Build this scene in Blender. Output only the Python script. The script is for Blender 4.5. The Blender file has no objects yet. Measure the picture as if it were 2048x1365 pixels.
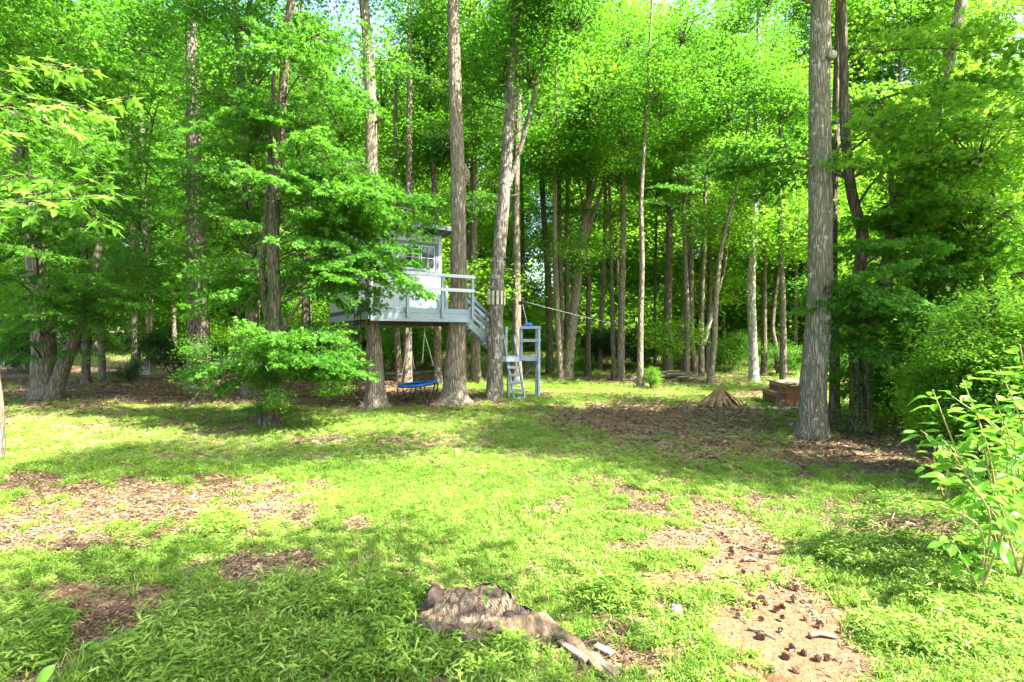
import bpy, math, random
import numpy as np
from mathutils import Vector, Matrix, noise
random.seed(11); rng = np.random.default_rng(5)
R = math.radians
sc = bpy.context.scene
COL = sc.collection
F, HZ, CX, CH = 1024.0, 676.0, 1024.0, 2.2     # focal length and horizon of the 2048 px photograph, eye height

# ------------------------------------------------------------------ camera, world, sun, exposure
cam_d = bpy.data.cameras.new('camera'); cam = bpy.data.objects.new('camera', cam_d); COL.objects.link(cam)
cam.location = (0, 0, CH); cam.rotation_euler = (R(90), 0, 0)
cam_d.sensor_width = 36; cam_d.lens = 18.0; cam_d.shift_y = -(682.5-HZ)/2048
cam_d.clip_end = 2000; cam_d.clip_start = 0.05
sc.camera = cam
SUN_EL, SUN_H = R(50), Vector((0.90, -0.44, 0)).normalized()
SUN = Vector((SUN_H.x*math.cos(SUN_EL), SUN_H.y*math.cos(SUN_EL), math.sin(SUN_EL)))
w = bpy.data.worlds.new('World'); sc.world = w; w.use_nodes = True
nt = w.node_tree; nt.nodes.clear()
sky = nt.nodes.new('ShaderNodeTexSky'); sky.sky_type = 'NISHITA'; sky.sun_disc = False
sky.sun_elevation = SUN_EL; sky.sun_rotation = math.atan2(SUN.x, SUN.y); sky.dust_density = 2.5; sky.air_density = 1.0; sky.ozone_density = 0.4
bg = nt.nodes.new('ShaderNodeBackground'); bg.inputs[1].default_value = 0.115
wo = nt.nodes.new('ShaderNodeOutputWorld'); nt.links.new(sky.outputs[0], bg.inputs[0]); nt.links.new(bg.outputs[0], wo.inputs[0])
sd = bpy.data.lights.new('sun', 'SUN'); sd.energy = 5.0; sd.angle = R(0.5); sd.color = (1.0, 0.95, 0.86)
so = bpy.data.objects.new('sun', sd); COL.objects.link(so); so.rotation_euler = SUN.to_track_quat('Z', 'Y').to_euler()
so.location = (20, -10, 30)
sc.view_settings.view_transform = 'Standard'; sc.view_settings.look = 'None'
sc.view_settings.exposure = 2.85; sc.view_settings.gamma = 1.0
sc.render.engine = 'CYCLES'
cy = sc.cycles; cy.max_bounces = 8; cy.diffuse_bounces = 6; cy.glossy_bounces = 2; cy.transmission_bounces = 5
cy.transparent_max_bounces = 4; cy.use_denoising = True; cy.caustics_reflective = False; cy.caustics_refractive = False
cy.sample_clamp_indirect = 6

# ------------------------------------------------------------------ helpers
def sm(a, b, x):
    t = np.clip((x-a)/(b-a), 0, 1); return t*t*(3-2*t)
def gz(x, y):                                    # height of the ground
    x = np.asarray(x, float); y = np.asarray(y, float)
    rise = 0.062*np.maximum(0, y-27)**1.0*sm(24, 40, y)
    rise = np.minimum(rise, 6.0)
    bump = 0.035*np.sin(x*0.9+1.3)*np.sin(y*0.8+.4) + 0.02*np.sin(x*2.3+y*1.1) + 0.012*np.sin(x*5.1-y*3.7)
    return rise + bump*sm(2, 7, y) - 0.25*sm(2.6, 6.0, x-0.5*(y-4))*sm(9, 5, y)*0.3
def P(px, py, d):                                # the point seen at a pixel of the photograph, d metres ahead
    return Vector((d*(px-CX)/F, d, CH+(HZ-py)*d/F))
def G(px, py):                                   # the ground point seen at a pixel
    d = 2.0
    while d < 120:
        p = P(px, py, d)
        if p.z <= float(gz(p.x, p.y)): break
        d += 0.02 if d < 30 else .1
    return Vector((p.x, p.y, float(gz(p.x, p.y))))
def proj(v):
    return CX+F*v[0]/max(v[1], .01), HZ-F*(v[2]-CH)/max(v[1], .01)

class MB:
    def __init__(s): s.v = []; s.f = []; s.m = []; s.t = []; s.n = 0
    def add(s, v, f, mi=0, tint=0.5):
        v = np.asarray(v, float).reshape(-1, 3); s.v.append(v)
        for q in f: s.f.append([i+s.n for i in q]); s.m.append(mi)
        s.t.append(np.full(len(v), tint)); s.n += len(v)
    def tris(s, v, f, mi, tint):                 # numpy triangles
        s.v.append(v); s.f.extend((f+s.n).tolist()); s.m.extend([mi]*len(f)); s.t.append(tint); s.n += len(v)
    def box(s, c, size, rot=None, mi=0, bev=0.0):
        hx, hy, hz = [a/2 for a in size]
        b = min(bev, hx*.4, hy*.4, hz*.4)
        if b <= 0:
            v = [(x, y, z) for z in (-hz, hz) for x, y in ((-hx, -hy), (hx, -hy), (hx, hy), (-hx, hy))]
            f = [(3,2,1,0), (4,5,6,7), (0,1,5,4), (1,2,6,5), (2,3,7,6), (3,0,4,7)]
        else:
            v = []; 
            for z, ins in ((-hz, b), (-hz+b, 0), (hz-b, 0), (hz, b)):
                x_, y_ = hx-ins, hy-ins
                v += [(-x_+b*(ins==0), -y_, z), (x_-b*(ins==0), -y_, z), (x_, -y_+b*(ins==0), z), (x_, y_-b*(ins==0), z),
                      (x_-b*(ins==0), y_, z), (-x_+b*(ins==0), y_, z), (-x_, y_-b*(ins==0), z), (-x_, -y_+b*(ins==0), z)]
            f = [tuple(reversed(range(8))), tuple(range(24, 32))]
            for k in range(3):
                for i in range(8): j = (i+1) % 8; f.append((k*8+i, k*8+j, k*8+8+j, k*8+8+i))
        M = rot.to_3x3() if rot is not None else Matrix.Identity(3)
        c = Vector(c); s.add([M @ Vector(p)+c for p in v], f, mi)
    def bar(s, a, b, wd, th, mi=0, up=(0, 0, 1), bev=0.006):   # a board from a to b; wd across, th along 'up'
        a, b = Vector(a), Vector(b); d = b-a; L = d.length; x = d.normalized()
        u = Vector(up); y = u.cross(x)
        if y.length < 1e-4: y = Vector((0, 1, 0)).cross(x)
        y.normalize(); z = x.cross(y)
        M = Matrix((x, y, z)).transposed()
        s.box((a+b)/2, (L, wd, th), M, mi, bev)
    def tube(s, pts, rad, n=8, mi=0, cap=True, tint=.5):
        pts = [Vector(p) for p in pts]
        if not hasattr(rad, '__len__'): rad = [rad]*len(pts)
        v = []; f = []; ref = None
        for i, p in enumerate(pts):
            t = (pts[min(i+1, len(pts)-1)]-pts[max(i-1, 0)])
            t = t.normalized() if t.length > 1e-9 else Vector((0, 0, 1))
            if ref is None: ref = t.orthogonal().normalized()
            ref = (ref - t*ref.dot(t)); ref = ref.normalized() if ref.length > 1e-6 else t.orthogonal().normalized()
            b = t.cross(ref)
            for k in range(n):
                a = 2*math.pi*k/n; v.append(p+(ref*math.cos(a)+b*math.sin(a))*rad[i])
        for i in range(len(pts)-1):
            for k in range(n):
                k2 = (k+1) % n; f.append((i*n+k, i*n+k2, (i+1)*n+k2, (i+1)*n+k))
        if cap: f.append(tuple(reversed(range(n)))); f.append(tuple(range((len(pts)-1)*n, len(pts)*n)))
        s.add(v, f, mi, tint)
    def mesh(s, name, mats, smooth=False):
        me = bpy.data.meshes.new(name)
        v = np.concatenate(s.v) if s.v else np.zeros((0, 3))
        me.from_pydata(v.tolist() if len(v) < 200 else v, [], s.f)
        if not isinstance(mats, (list, tuple)): mats = [mats]
        for m in mats: me.materials.append(m)
        if len(mats) > 1: me.polygons.foreach_set('material_index', s.m)
        if smooth: me.polygons.foreach_set('use_smooth', [True]*len(me.polygons))
        at = me.attributes.new('tint', 'FLOAT', 'POINT'); at.data.foreach_set('value', np.concatenate(s.t).astype(np.float32))
        me.update(); return me
    def build(s, name, mats, parent=None, smooth=False):
        return link(name, s.mesh(name, mats, smooth), parent)
def link(name, data, parent=None, loc=None, rot=None, scale=None):
    o = bpy.data.objects.new(name, data); COL.objects.link(o)
    if parent is not None: o.parent = parent
    if loc is not None: o.location = loc
    if rot is not None: o.rotation_euler = rot
    if scale is not None: o.scale = (scale,)*3 if not hasattr(scale, '__len__') else scale
    return o
def tag(o, label=None, cat=None, group=None, kind=None):
    for k, v in (('label', label), ('category', cat), ('group', group), ('kind', kind)):
        if v: o[k] = v
    return o
def thing(name, label, cat, loc=(0, 0, 0), group=None):
    return tag(link(name, None, None, loc), label, cat, group)

# ------------------------------------------------------------------ materials
class N:
    def __init__(s, name):
        s.m = bpy.data.materials.new(name); s.m.use_nodes = True; s.t = s.m.node_tree; s.t.nodes.clear()
        s.out = s.n('ShaderNodeOutputMaterial')
    def n(s, ty, **k):
        x = s.t.nodes.new(ty)
        for a, b in k.items():
            if a.startswith('i_'): x.inputs[int(a[2:])].default_value = b
            else: setattr(x, a, b)
        return x
    def l(s, a, b): s.t.links.new(a, b)
    def coord(s, kind='Object', scale=(1, 1, 1)):
        c = s.n('ShaderNodeTexCoord'); mp = s.n('ShaderNodeMapping'); mp.inputs['Scale'].default_value = scale
        s.l(c.outputs[kind], mp.inputs[0]); return mp.outputs[0]
    def noise(s, co, sc_, det=4, rough=.55, dist=0):
        x = s.n('ShaderNodeTexNoise'); x.inputs['Scale'].default_value = sc_; x.inputs['Detail'].default_value = det
        x.inputs['Roughness'].default_value = rough; x.inputs['Distortion'].default_value = dist
        s.l(co, x.inputs['Vector']); return x.outputs[0]
    def ramp(s, fac, stops):
        x = s.n('ShaderNodeValToRGB'); cr = x.color_ramp
        while len(cr.elements) < len(stops): cr.elements.new(.5)
        for e, (p, c) in zip(cr.elements, stops): e.position = p; e.color = (*c, 1) if len(c) == 3 else c
        s.l(fac, x.inputs[0]); return x.outputs[0]
    def mix(s, fac, a, b, mode='MIX'):
        x = s.n('ShaderNodeMix', data_type='RGBA', blend_type=mode)
        for sock, v in ((x.inputs[0], fac), (x.inputs[6], a), (x.inputs[7], b)):
            if isinstance(v, (int, float)): sock.default_value = v
            elif isinstance(v, tuple): sock.default_value = (*v, 1) if len(v) == 3 else v
            else: s.l(v, sock)
        return x.outputs[2]
    def math(s, op, a, b=0.5, c=None):
        x = s.n('ShaderNodeMath', operation=op)
        for i, v in enumerate((a, b) if c is None else (a, b, c)):
            if isinstance(v, (int, float)): x.inputs[i].default_value = v
            else: s.l(v, x.inputs[i])
        return x.outputs[0]
    def done(s, col, rough=.8, bump=None, bs=.3, bd=.02, spec=.3, metal=0):
        b = s.n('ShaderNodeBsdfPrincipled')
        if isinstance(col, tuple): b.inputs['Base Color'].default_value = (*col, 1)
        else: s.l(col, b.inputs['Base Color'])
        if isinstance(rough, (int, float)): b.inputs['Roughness'].default_value = rough
        else: s.l(rough, b.inputs['Roughness'])
        b.inputs['Specular IOR Level'].default_value = spec; b.inputs['Metallic'].default_value = metal
        if bump is not None:
            bp = s.n('ShaderNodeBump'); bp.inputs['Strength'].default_value = bs; bp.inputs['Distance'].default_value = bd
            s.l(bump, bp.inputs['Height']); s.l(bp.outputs[0], b.inputs['Normal'])
        s.l(b.outputs[0], s.out.inputs[0]); return s.m

def leaf_mat(name, c0, c1, c2, trans=(0.22, 0.42, 0.03), tf=.42, rough=.45, spec=.45):
    n = N(name)
    at = n.n('ShaderNodeAttribute', attribute_name='tint'); oi = n.n('ShaderNodeObjectInfo')
    v = n.math('MULTIPLY_ADD', at.outputs['Fac'], .65, n.math('MULTIPLY', oi.outputs['Random'], .35))
    ge = n.n('ShaderNodeNewGeometry')
    pn = n.noise(ge.outputs['Position'], .55, 3, .6); v = n.math('ADD', v, n.math('MULTIPLY', n.math('SUBTRACT', pn, .5), 1.1))
    col = n.ramp(v, [(0.0, tuple(c*.75 for c in c0)), (.45, c1), (1.0, tuple(min(.55, c*1.12) for c in c2))])
    p = n.n('ShaderNodeBsdfPrincipled'); n.l(col, p.inputs['Base Color']); p.inputs['Roughness'].default_value = rough
    p.inputs['Specular IOR Level'].default_value = spec
    tr = n.n('ShaderNodeBsdfTranslucent'); n.l(n.mix(.6, col, trans), tr.inputs[0])
    ms = n.n('ShaderNodeMixShader'); ms.inputs[0].default_value = tf
    n.l(p.outputs[0], ms.inputs[1]); n.l(tr.outputs[0], ms.inputs[2]); n.l(ms.outputs[0], n.out.inputs[0])
    return n.m
M = {}
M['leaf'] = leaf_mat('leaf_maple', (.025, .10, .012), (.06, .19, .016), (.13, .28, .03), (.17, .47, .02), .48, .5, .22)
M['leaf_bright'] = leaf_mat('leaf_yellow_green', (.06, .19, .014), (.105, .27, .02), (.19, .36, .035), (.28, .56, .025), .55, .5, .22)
M['leaf_dark'] = leaf_mat('leaf_evergreen', (.012, .045, .010), (.02, .075, .015), (.04, .12, .02), (.08, .2, .02), .25)
M['leaf_near'] = leaf_mat('leaf_sweetgum', (.07, .22, .02), (.12, .30, .025), (.20, .38, .04), (.22, .52, .03), .42, .4, .3)
M['grass'] = leaf_mat('ground_cover_leaf', (.06, .15, .015), (.14, .26, .022), (.33, .42, .09), (.27, .46, .04), .4, .55, .3)
M['grass_dry'] = leaf_mat('dry_grass_blade', (.22, .2, .07), (.3, .25, .1), (.4, .32, .16), (.4, .35, .12), .35, .6)

def bark_mat(name, furrow, ridge, scale=1.0, lichen=0.0, lc=(.40, .44, .36), plates=False, moss=0.0):
    n = N(name); co = n.coord('Object', (9*scale, 9*scale, (2.6 if plates else 1.1)*scale))
    vo = n.n('ShaderNodeTexVoronoi', feature='DISTANCE_TO_EDGE'); vo.inputs['Scale'].default_value = 1.6
    nz = n.noise(co, 1.2, 5, .65)
    mv = n.n('ShaderNodeVectorMath', operation='ADD'); n.l(co, mv.inputs[0])
    cc = n.n('ShaderNodeTexNoise'); cc.inputs['Scale'].default_value = 1.5; n.l(co, cc.inputs['Vector']); n.l(cc.outputs[1], mv.inputs[1])
    n.l(mv.outputs[0], vo.inputs['Vector'])
    ridge_f = n.math('MULTIPLY', n.math('MINIMUM', n.math('MULTIPLY', vo.outputs[0], 4.0), 1.0), n.math('ADD', nz, .35))
    col = n.ramp(ridge_f, [(.05, furrow), (.45, tuple(.55*a+.45*b for a, b in zip(furrow, ridge))), (.95, ridge)])
    fine = n.noise(n.coord('Object', (30, 30, 8)), 1.5, 4, .6)
    col = n.mix(.35, col, n.ramp(fine, [(.3, (.35, .33, .3)), (.7, (.8, .78, .74))]), 'OVERLAY')
    big = n.noise(n.coord('Object', (1, 1, .5)), 1.3, 3)
    col = n.mix(n.math('MULTIPLY', big, .5), col, tuple(c*.62 for c in ridge))
    if lichen:
        ln = n.noise(n.coord('Object', (1, 1, .8)), 5.5, 6, .7)
        f = n.ramp(ln, [(.62-lichen*.2, (0, 0, 0)), (.66-lichen*.2, (1, 1, 1))])
        col = n.mix(n.math('MULTIPLY', f, .8), col, lc)
    if moss:
        ln = n.noise(n.coord('Object', (1, 1, .4)), 2.0, 5, .6)
        f = n.ramp(ln, [(.5, (0, 0, 0)), (.7, (1, 1, 1))])
        col = n.mix(n.math('MULTIPLY', f, moss), col, (.12, .15, .04))
    return n.done(col, .9, ridge_f, .9, .03, .15)
M['bark'] = bark_mat('bark_brown', (.065, .052, .036), (.265, .23, .168), 1, .0, moss=.15)
M['bark_warm'] = bark_mat('bark_tan', (.085, .066, .046), (.335, .285, .21), 1.2, .0)
M['bark_pine'] = bark_mat('bark_pine_plates', (.05, .036, .028), (.27, .215, .175), .55, .1, plates=True)
M['bark_lichen'] = bark_mat('bark_lichen', (.07, .056, .045), (.31, .26, .2), 1.1, .35)
M['bark_big'] = bark_mat('bark_oak_furrowed', (.09, .078, .05), (.33, .30, .215), 1.5, .12, (.5, .53, .44), moss=.35)
M['bark_pale'] = bark_mat('bark_pale', (.16, .14, .11), (.55, .51, .44), .9, .4, (.62, .62, .58))
M['bark_dark'] = bark_mat('bark_dark', (.04, .033, .024), (.19, .16, .115), 1.0, moss=.2)
def simple(name, c0, c1, sc_=6, rough=.7, bs=.2, spec=.3, stretch=(1, 1, 1), metal=0, random_tone=0.0):
    n = N(name); co = n.coord('Object', stretch); z = n.noise(co, sc_, 5, .6)
    col = n.ramp(z, [(.3, c0), (.72, c1)])
    if random_tone:
        oi = n.n('ShaderNodeObjectInfo')
        col = n.mix(n.math('MULTIPLY', oi.outputs['Random'], random_tone), col, tuple(c*.5 for c in c0))
    return n.done(col, rough, z, bs, .01, spec, metal)
M['grey_paint'] = simple('blue_grey_deck_paint', (.19, .245, .28), (.29, .345, .38), 9, .6, .25, .35, (1, 1, 4))
M['grey_dark'] = simple('dark_grey_trim', (.10, .125, .14), (.17, .2, .215), 8, .65)
M['white_wall'] = None
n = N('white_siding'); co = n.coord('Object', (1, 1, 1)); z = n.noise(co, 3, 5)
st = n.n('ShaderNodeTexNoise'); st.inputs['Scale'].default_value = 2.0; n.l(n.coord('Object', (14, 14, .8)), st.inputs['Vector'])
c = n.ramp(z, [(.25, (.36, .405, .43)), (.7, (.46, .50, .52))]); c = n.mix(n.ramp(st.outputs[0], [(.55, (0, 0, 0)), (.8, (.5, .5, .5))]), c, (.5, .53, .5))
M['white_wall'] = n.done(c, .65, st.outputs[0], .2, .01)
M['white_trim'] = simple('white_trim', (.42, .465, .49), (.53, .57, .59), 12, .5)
M['door'] = simple('pale_blue_door_paint', (.50, .56, .60), (.60, .65, .68), 6, .5)
M['glass'] = N('window_glass').done((.035, .045, .04), .08, None, spec=.8)
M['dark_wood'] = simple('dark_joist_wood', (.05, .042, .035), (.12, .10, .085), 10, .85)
M['roof_metal'] = simple('grey_roof_felt', (.10, .13, .14), (.19, .22, .23), 7, .8)
M['post_brown'] = simple('brown_stained_post', (.13, .06, .035), (.24, .12, .07), 8, .8, stretch=(3, 3, .4))
M['cedar'] = simple('cedar_board', (.25, .095, .045), (.42, .18, .085), 7, .7, .3, .3, (4, 4, .7), random_tone=.45)
M['table_top'] = simple('weathered_table_top', (.2, .14, .09), (.36, .27, .19), 7, .8, .3, .3, (.8, 5, 5), random_tone=.25)
M['bench_wood'] = simple('weathered_bench_board', (.16, .105, .065), (.30, .21, .13), 7, .8, .3, .3, (4, 4, .8), random_tone=.35)
M['slat'] = simple('bare_pine_slat', (.48, .44, .32), (.65, .60, .47), 8, .7, stretch=(4, 4, .6))
M['rope'] = simple('weathered_rope', (.35, .35, .32), (.55, .54, .5), 60, .9)
M['wire'] = simple('galvanised_wire', (.22, .23, .22), (.32, .33, .32), 30, .5, metal=.5)
M['black'] = simple('black_webbing', (.012, .012, .014), (.03, .03, .033), 30, .8)
M['blue'] = simple('blue_vinyl_pad', (.008, .09, .42), (.02, .16, .60), 8, .35, .1, .5)
M['fence_green'] = simple('green_fence_wire', (.05, .09, .06), (.08, .13, .09), 30, .6)
M['lattice'] = simple('faded_lattice', (.42, .38, .32), (.58, .54, .47), 20, .8)
M['stump'] = simple('weathered_stump_wood', (.04, .028, .02), (.17, .13, .098), 7, .9, .8, .2, (5, 5, 1.2))
M['stump_top'] = simple('weathered_stump_top', (.06, .04, .028), (.21, .155, .11), 11, .9, .8, .2, (3, 1, 3))
M['stump'] = simple('weathered_stump_side', (.03, .02, .013), (.20, .145, .095), 3.2, .95, 1.0, .1, (10, 10, 1.1))
M['root'] = simple('weathered_root', (.05, .032, .02), (.24, .17, .11), 3, .95, 1.0, .1, (2.5, 5, 5))
n = N('rotten_stump_top'); co = n.coord('Object', (1, 1, 1)); wv = n.n('ShaderNodeTexWave', wave_type='RINGS', rings_direction='Z'); wv.inputs['Scale'].default_value = 14; wv.inputs['Distortion'].default_value = 7; wv.inputs['Detail'].default_value = 4; wv.inputs['Detail Scale'].default_value = 2.2
n.l(co, wv.inputs['Vector']); vr = n.n('ShaderNodeTexVoronoi', feature='DISTANCE_TO_EDGE'); vr.inputs['Scale'].default_value = 11; n.l(n.coord('Object', (1, .35, 1)), vr.inputs['Vector'])
hh_ = n.math('MULTIPLY', n.math('MINIMUM', n.math('MULTIPLY', vr.outputs[0], 7), 1), n.math('ADD', wv.outputs[1], .4))
M['stump_top'] = n.done(n.mix(n.math('MULTIPLY', n.noise(co, 6, 5), .8), n.ramp(hh_, [(.05, (.05, .034, .022)), (.35, (.16, .115, .075)), (1, (.29, .22, .15))]), (.13, .09, .055)), .95, hh_, .7, .012, .1)
M['stick'] = simple('dead_wood', (.15, .11, .075), (.38, .30, .22), 10, .9, .5, .2, (1, 1, 1), random_tone=.5)
M['slab'] = simple('bark_slab', (.17, .10, .058), (.40, .255, .15), 5, .9, .8, .2, (1.2, 1.2, 1.2), random_tone=.5)
M['cone'] = simple('pine_cone_scale', (.10, .06, .038), (.28, .17, .11), 40, .8, .4)
M['stone'] = simple('pale_stone', (.17, .16, .145), (.34, .32, .29), 7, .9, .6)
M['litter'] = leaf_mat('dead_leaf', (.075, .042, .02), (.155, .10, .052), (.33, .25, .15), (.3, .18, .1), .12, .7, .25)
M['twig'] = simple('dry_twig', (.10, .06, .035), (.22, .14, .09), 20, .9)
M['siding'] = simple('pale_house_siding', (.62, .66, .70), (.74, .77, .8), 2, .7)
M['shingle'] = simple('grey_shingles', (.16, .16, .16), (.28, .27, .26), 9, .9)
M['red_roof'] = simple('rust_red_roof', (.24, .085, .05), (.36, .14, .085), 5, .85)
M['gravel'] = simple('pale_gravel', (.34, .32, .29), (.6, .57, .52), 40, .95, .9)

# ------------------------------------------------------------------ ground: what grows where
def fbm(x, y, s, seed=0, o=4):
    r = np.zeros_like(x); a = 1; t = 0
    for k in range(o):
        th = seed*1.7+k*2.1; f = s*2**k
        u = (x*math.cos(th)+y*math.sin(th))*f+seed*13.7; v = (-x*math.sin(th)+y*math.cos(th))*f+seed*7.3
        iu = np.floor(u).astype(np.int64); iv = np.floor(v).astype(np.int64); fu = u-iu; fv = v-iv
        fu = fu*fu*(3-2*fu); fv = fv*fv*(3-2*fv)
        def h(a_, b_):
            q = (a_*374761393+b_*668265263+seed*144665+k*9176) & 0x7fffffff
            q = ((q ^ (q >> 13))*1274126177) & 0x7fffffff
            return ((q ^ (q >> 16)) & 0xffff)/65535.0
        val = (h(iu, iv)*(1-fu)+h(iu+1, iv)*fu)*(1-fv)+(h(iu, iv+1)*(1-fu)+h(iu+1, iv+1)*fu)*fv
        r += a*val; t += a; a *= .55
    return r/t
# (px, py, rx, ry, strength) in the photograph: patches of leaf litter, and of bare clay
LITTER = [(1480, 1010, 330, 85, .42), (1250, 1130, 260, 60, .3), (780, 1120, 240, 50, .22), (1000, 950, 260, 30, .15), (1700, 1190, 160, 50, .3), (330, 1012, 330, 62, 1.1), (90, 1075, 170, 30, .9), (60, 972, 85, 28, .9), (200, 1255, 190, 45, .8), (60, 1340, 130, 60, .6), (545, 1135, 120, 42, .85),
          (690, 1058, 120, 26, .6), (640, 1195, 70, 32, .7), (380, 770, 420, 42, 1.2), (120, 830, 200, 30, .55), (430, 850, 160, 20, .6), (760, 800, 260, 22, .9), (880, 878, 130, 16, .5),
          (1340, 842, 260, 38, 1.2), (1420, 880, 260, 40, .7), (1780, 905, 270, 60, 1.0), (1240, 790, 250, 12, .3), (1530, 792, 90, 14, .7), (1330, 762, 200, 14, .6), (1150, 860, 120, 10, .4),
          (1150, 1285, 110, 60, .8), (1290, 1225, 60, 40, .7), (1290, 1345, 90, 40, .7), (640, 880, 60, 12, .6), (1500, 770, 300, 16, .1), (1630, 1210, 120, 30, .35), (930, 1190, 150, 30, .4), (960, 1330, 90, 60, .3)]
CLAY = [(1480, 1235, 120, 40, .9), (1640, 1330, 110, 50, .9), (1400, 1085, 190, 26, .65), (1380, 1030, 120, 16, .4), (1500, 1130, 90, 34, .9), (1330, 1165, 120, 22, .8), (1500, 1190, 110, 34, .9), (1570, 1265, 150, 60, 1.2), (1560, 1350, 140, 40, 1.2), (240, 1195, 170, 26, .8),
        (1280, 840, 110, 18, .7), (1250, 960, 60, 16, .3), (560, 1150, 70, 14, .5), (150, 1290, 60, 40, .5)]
def cover(x, y):                                 # -> green, litter, clay, each 0..1
    yy = np.maximum(y, .8); px = CX+F*x/yy; py = HZ+F*(CH-gz(x, y))/yy
    n1 = fbm(x, y, .9, 1); n2 = fbm(x, y, 3.0, 2)*.65+fbm(x, y, 9.0, 5)*.35; n4 = fbm(x, y, 7.0, 6, 2); n3 = fbm(x, y, .35, 3)
    def zone(L):
        r = np.zeros_like(x)
        for a, b, rx, ry, s in L:
            q = ((px-a)/rx)**2+((py-b)/ry)**2
            r = np.maximum(r, s*(1-sm(.15, 1.9, q+(n2-.5)*2.4)))
        return r
    li = zone(LITTER); cl = zone(CLAY)
    base = sm(.33, .5, n1*.6+n2*.4)*.45+.62
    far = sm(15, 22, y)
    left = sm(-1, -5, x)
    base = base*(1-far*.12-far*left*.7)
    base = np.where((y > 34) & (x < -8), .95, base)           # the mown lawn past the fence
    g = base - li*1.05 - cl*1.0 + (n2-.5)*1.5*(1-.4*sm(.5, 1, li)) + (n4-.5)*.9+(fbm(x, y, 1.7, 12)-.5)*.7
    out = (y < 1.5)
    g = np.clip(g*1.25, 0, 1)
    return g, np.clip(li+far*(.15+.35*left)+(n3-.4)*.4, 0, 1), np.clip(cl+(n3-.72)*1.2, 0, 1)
def axis(lo, hi, c, h0, k):
    a = [c]; s = h0
    while a[-1] < hi: a.append(a[-1]+s); s *= k
    b = [c]; s = h0
    while b[-1] > lo: b.append(b[-1]-s); s *= k
    return np.array(b[::-1][:-1]+a)
xs = axis(-400, 400, 0, .06, 1.026); ys = axis(-60, 420, 4.5, .05, 1.022)
X, Y = np.meshgrid(xs, ys); Z = gz(X, Y)+(fbm(X, Y, 6, 9)-.5)*.03
me = bpy.data.meshes.new('ground')
nx, ny = len(xs), len(ys); ii = np.arange(nx*ny).reshape(ny, nx)
fq = np.stack([ii[:-1, :-1], ii[:-1, 1:], ii[1:, 1:], ii[1:, :-1]], -1).reshape(-1, 4)
me.from_pydata(np.stack([X, Y, Z], -1).reshape(-1, 3), [], fq.tolist())
g_, l_, c_ = cover(X.ravel(), Y.ravel())
for nm, a in (('green', g_), ('litter', l_), ('clay', c_)):
    me.attributes.new(nm, 'FLOAT', 'POINT').data.foreach_set('value', a.astype(np.float32))
me.polygons.foreach_set('use_smooth', [True]*len(me.polygons))
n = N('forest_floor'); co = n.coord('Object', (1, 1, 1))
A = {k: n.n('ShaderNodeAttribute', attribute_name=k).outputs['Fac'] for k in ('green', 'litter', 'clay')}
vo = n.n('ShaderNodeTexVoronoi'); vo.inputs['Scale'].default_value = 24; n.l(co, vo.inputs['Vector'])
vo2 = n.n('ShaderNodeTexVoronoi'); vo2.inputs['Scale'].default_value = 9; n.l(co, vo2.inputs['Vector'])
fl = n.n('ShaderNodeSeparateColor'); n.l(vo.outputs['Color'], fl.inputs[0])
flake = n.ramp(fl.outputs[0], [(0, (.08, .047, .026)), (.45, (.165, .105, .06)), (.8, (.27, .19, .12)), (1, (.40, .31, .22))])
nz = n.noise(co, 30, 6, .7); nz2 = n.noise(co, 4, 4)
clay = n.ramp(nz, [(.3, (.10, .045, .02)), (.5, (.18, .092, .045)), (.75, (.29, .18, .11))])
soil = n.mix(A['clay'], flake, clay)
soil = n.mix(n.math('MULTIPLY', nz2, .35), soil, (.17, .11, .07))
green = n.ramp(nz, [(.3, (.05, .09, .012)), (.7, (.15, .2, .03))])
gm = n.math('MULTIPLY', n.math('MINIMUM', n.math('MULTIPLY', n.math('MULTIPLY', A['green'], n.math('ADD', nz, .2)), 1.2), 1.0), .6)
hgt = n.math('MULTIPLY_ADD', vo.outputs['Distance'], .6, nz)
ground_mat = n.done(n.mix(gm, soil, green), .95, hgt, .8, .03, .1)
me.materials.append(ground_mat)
gr = link('ground', me); tag(gr, kind='structure', label='forest floor of clay, leaf litter and grass', )

# ------------------------------------------------------------------ leaf geometry
def leaf_template(kind):
    if kind == 'star':           # five lobed, small in the picture
        v = [(0, 0, 0)]; f = []
        for a, L, wd in ((0, 1, .2), (58, .86, .2), (-58, .86, .2), (118, .55, .2), (-118, .55, .2)):
            a = R(a); t = (math.cos(a)*L+.05, math.sin(a)*L, -.12*L)
            b1 = a+.62; b2 = a-.62
            v += [(math.cos(b2)*.36, math.sin(b2)*.36, .03), t, (math.cos(b1)*.36, math.sin(b1)*.36, .03)]
            k = len(v); f += [(0, k-3, k-2), (0, k-2, k-1)]
        v = np.array(v); v[:, 0] += .15; return v*.62, np.array(f)
    if kind == 'maple':          # four triangles
        v = np.array([(-.35, 0, 0), (.75, 0, -.08), (.2, .62, -.06), (.2, -.62, -.06), (.15, .2, .02), (.15, -.2, .02), (-.1, .5, -.1), (-.1, -.5, -.1)])
        f = np.array([(0, 5, 4), (5, 1, 4), (0, 4, 2), (0, 3, 5)]); return v*.75, f
    if kind == 'oval':
        v = np.array([(-.5, 0, 0), (0, -.26, .04), (.5, 0, -.06), (0, .26, .04)]); return v, np.array([(0, 1, 2), (0, 2, 3)])
    if kind == 'lance':
        v = np.array([(0, 0, 0), (.35, -.1, .05), (.35, .1, .05), (1, 0, -.12), (.35, 0, .02)])
        return v, np.array([(0, 1, 4), (0, 4, 2), (1, 3, 4), (4, 3, 2)])
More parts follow.
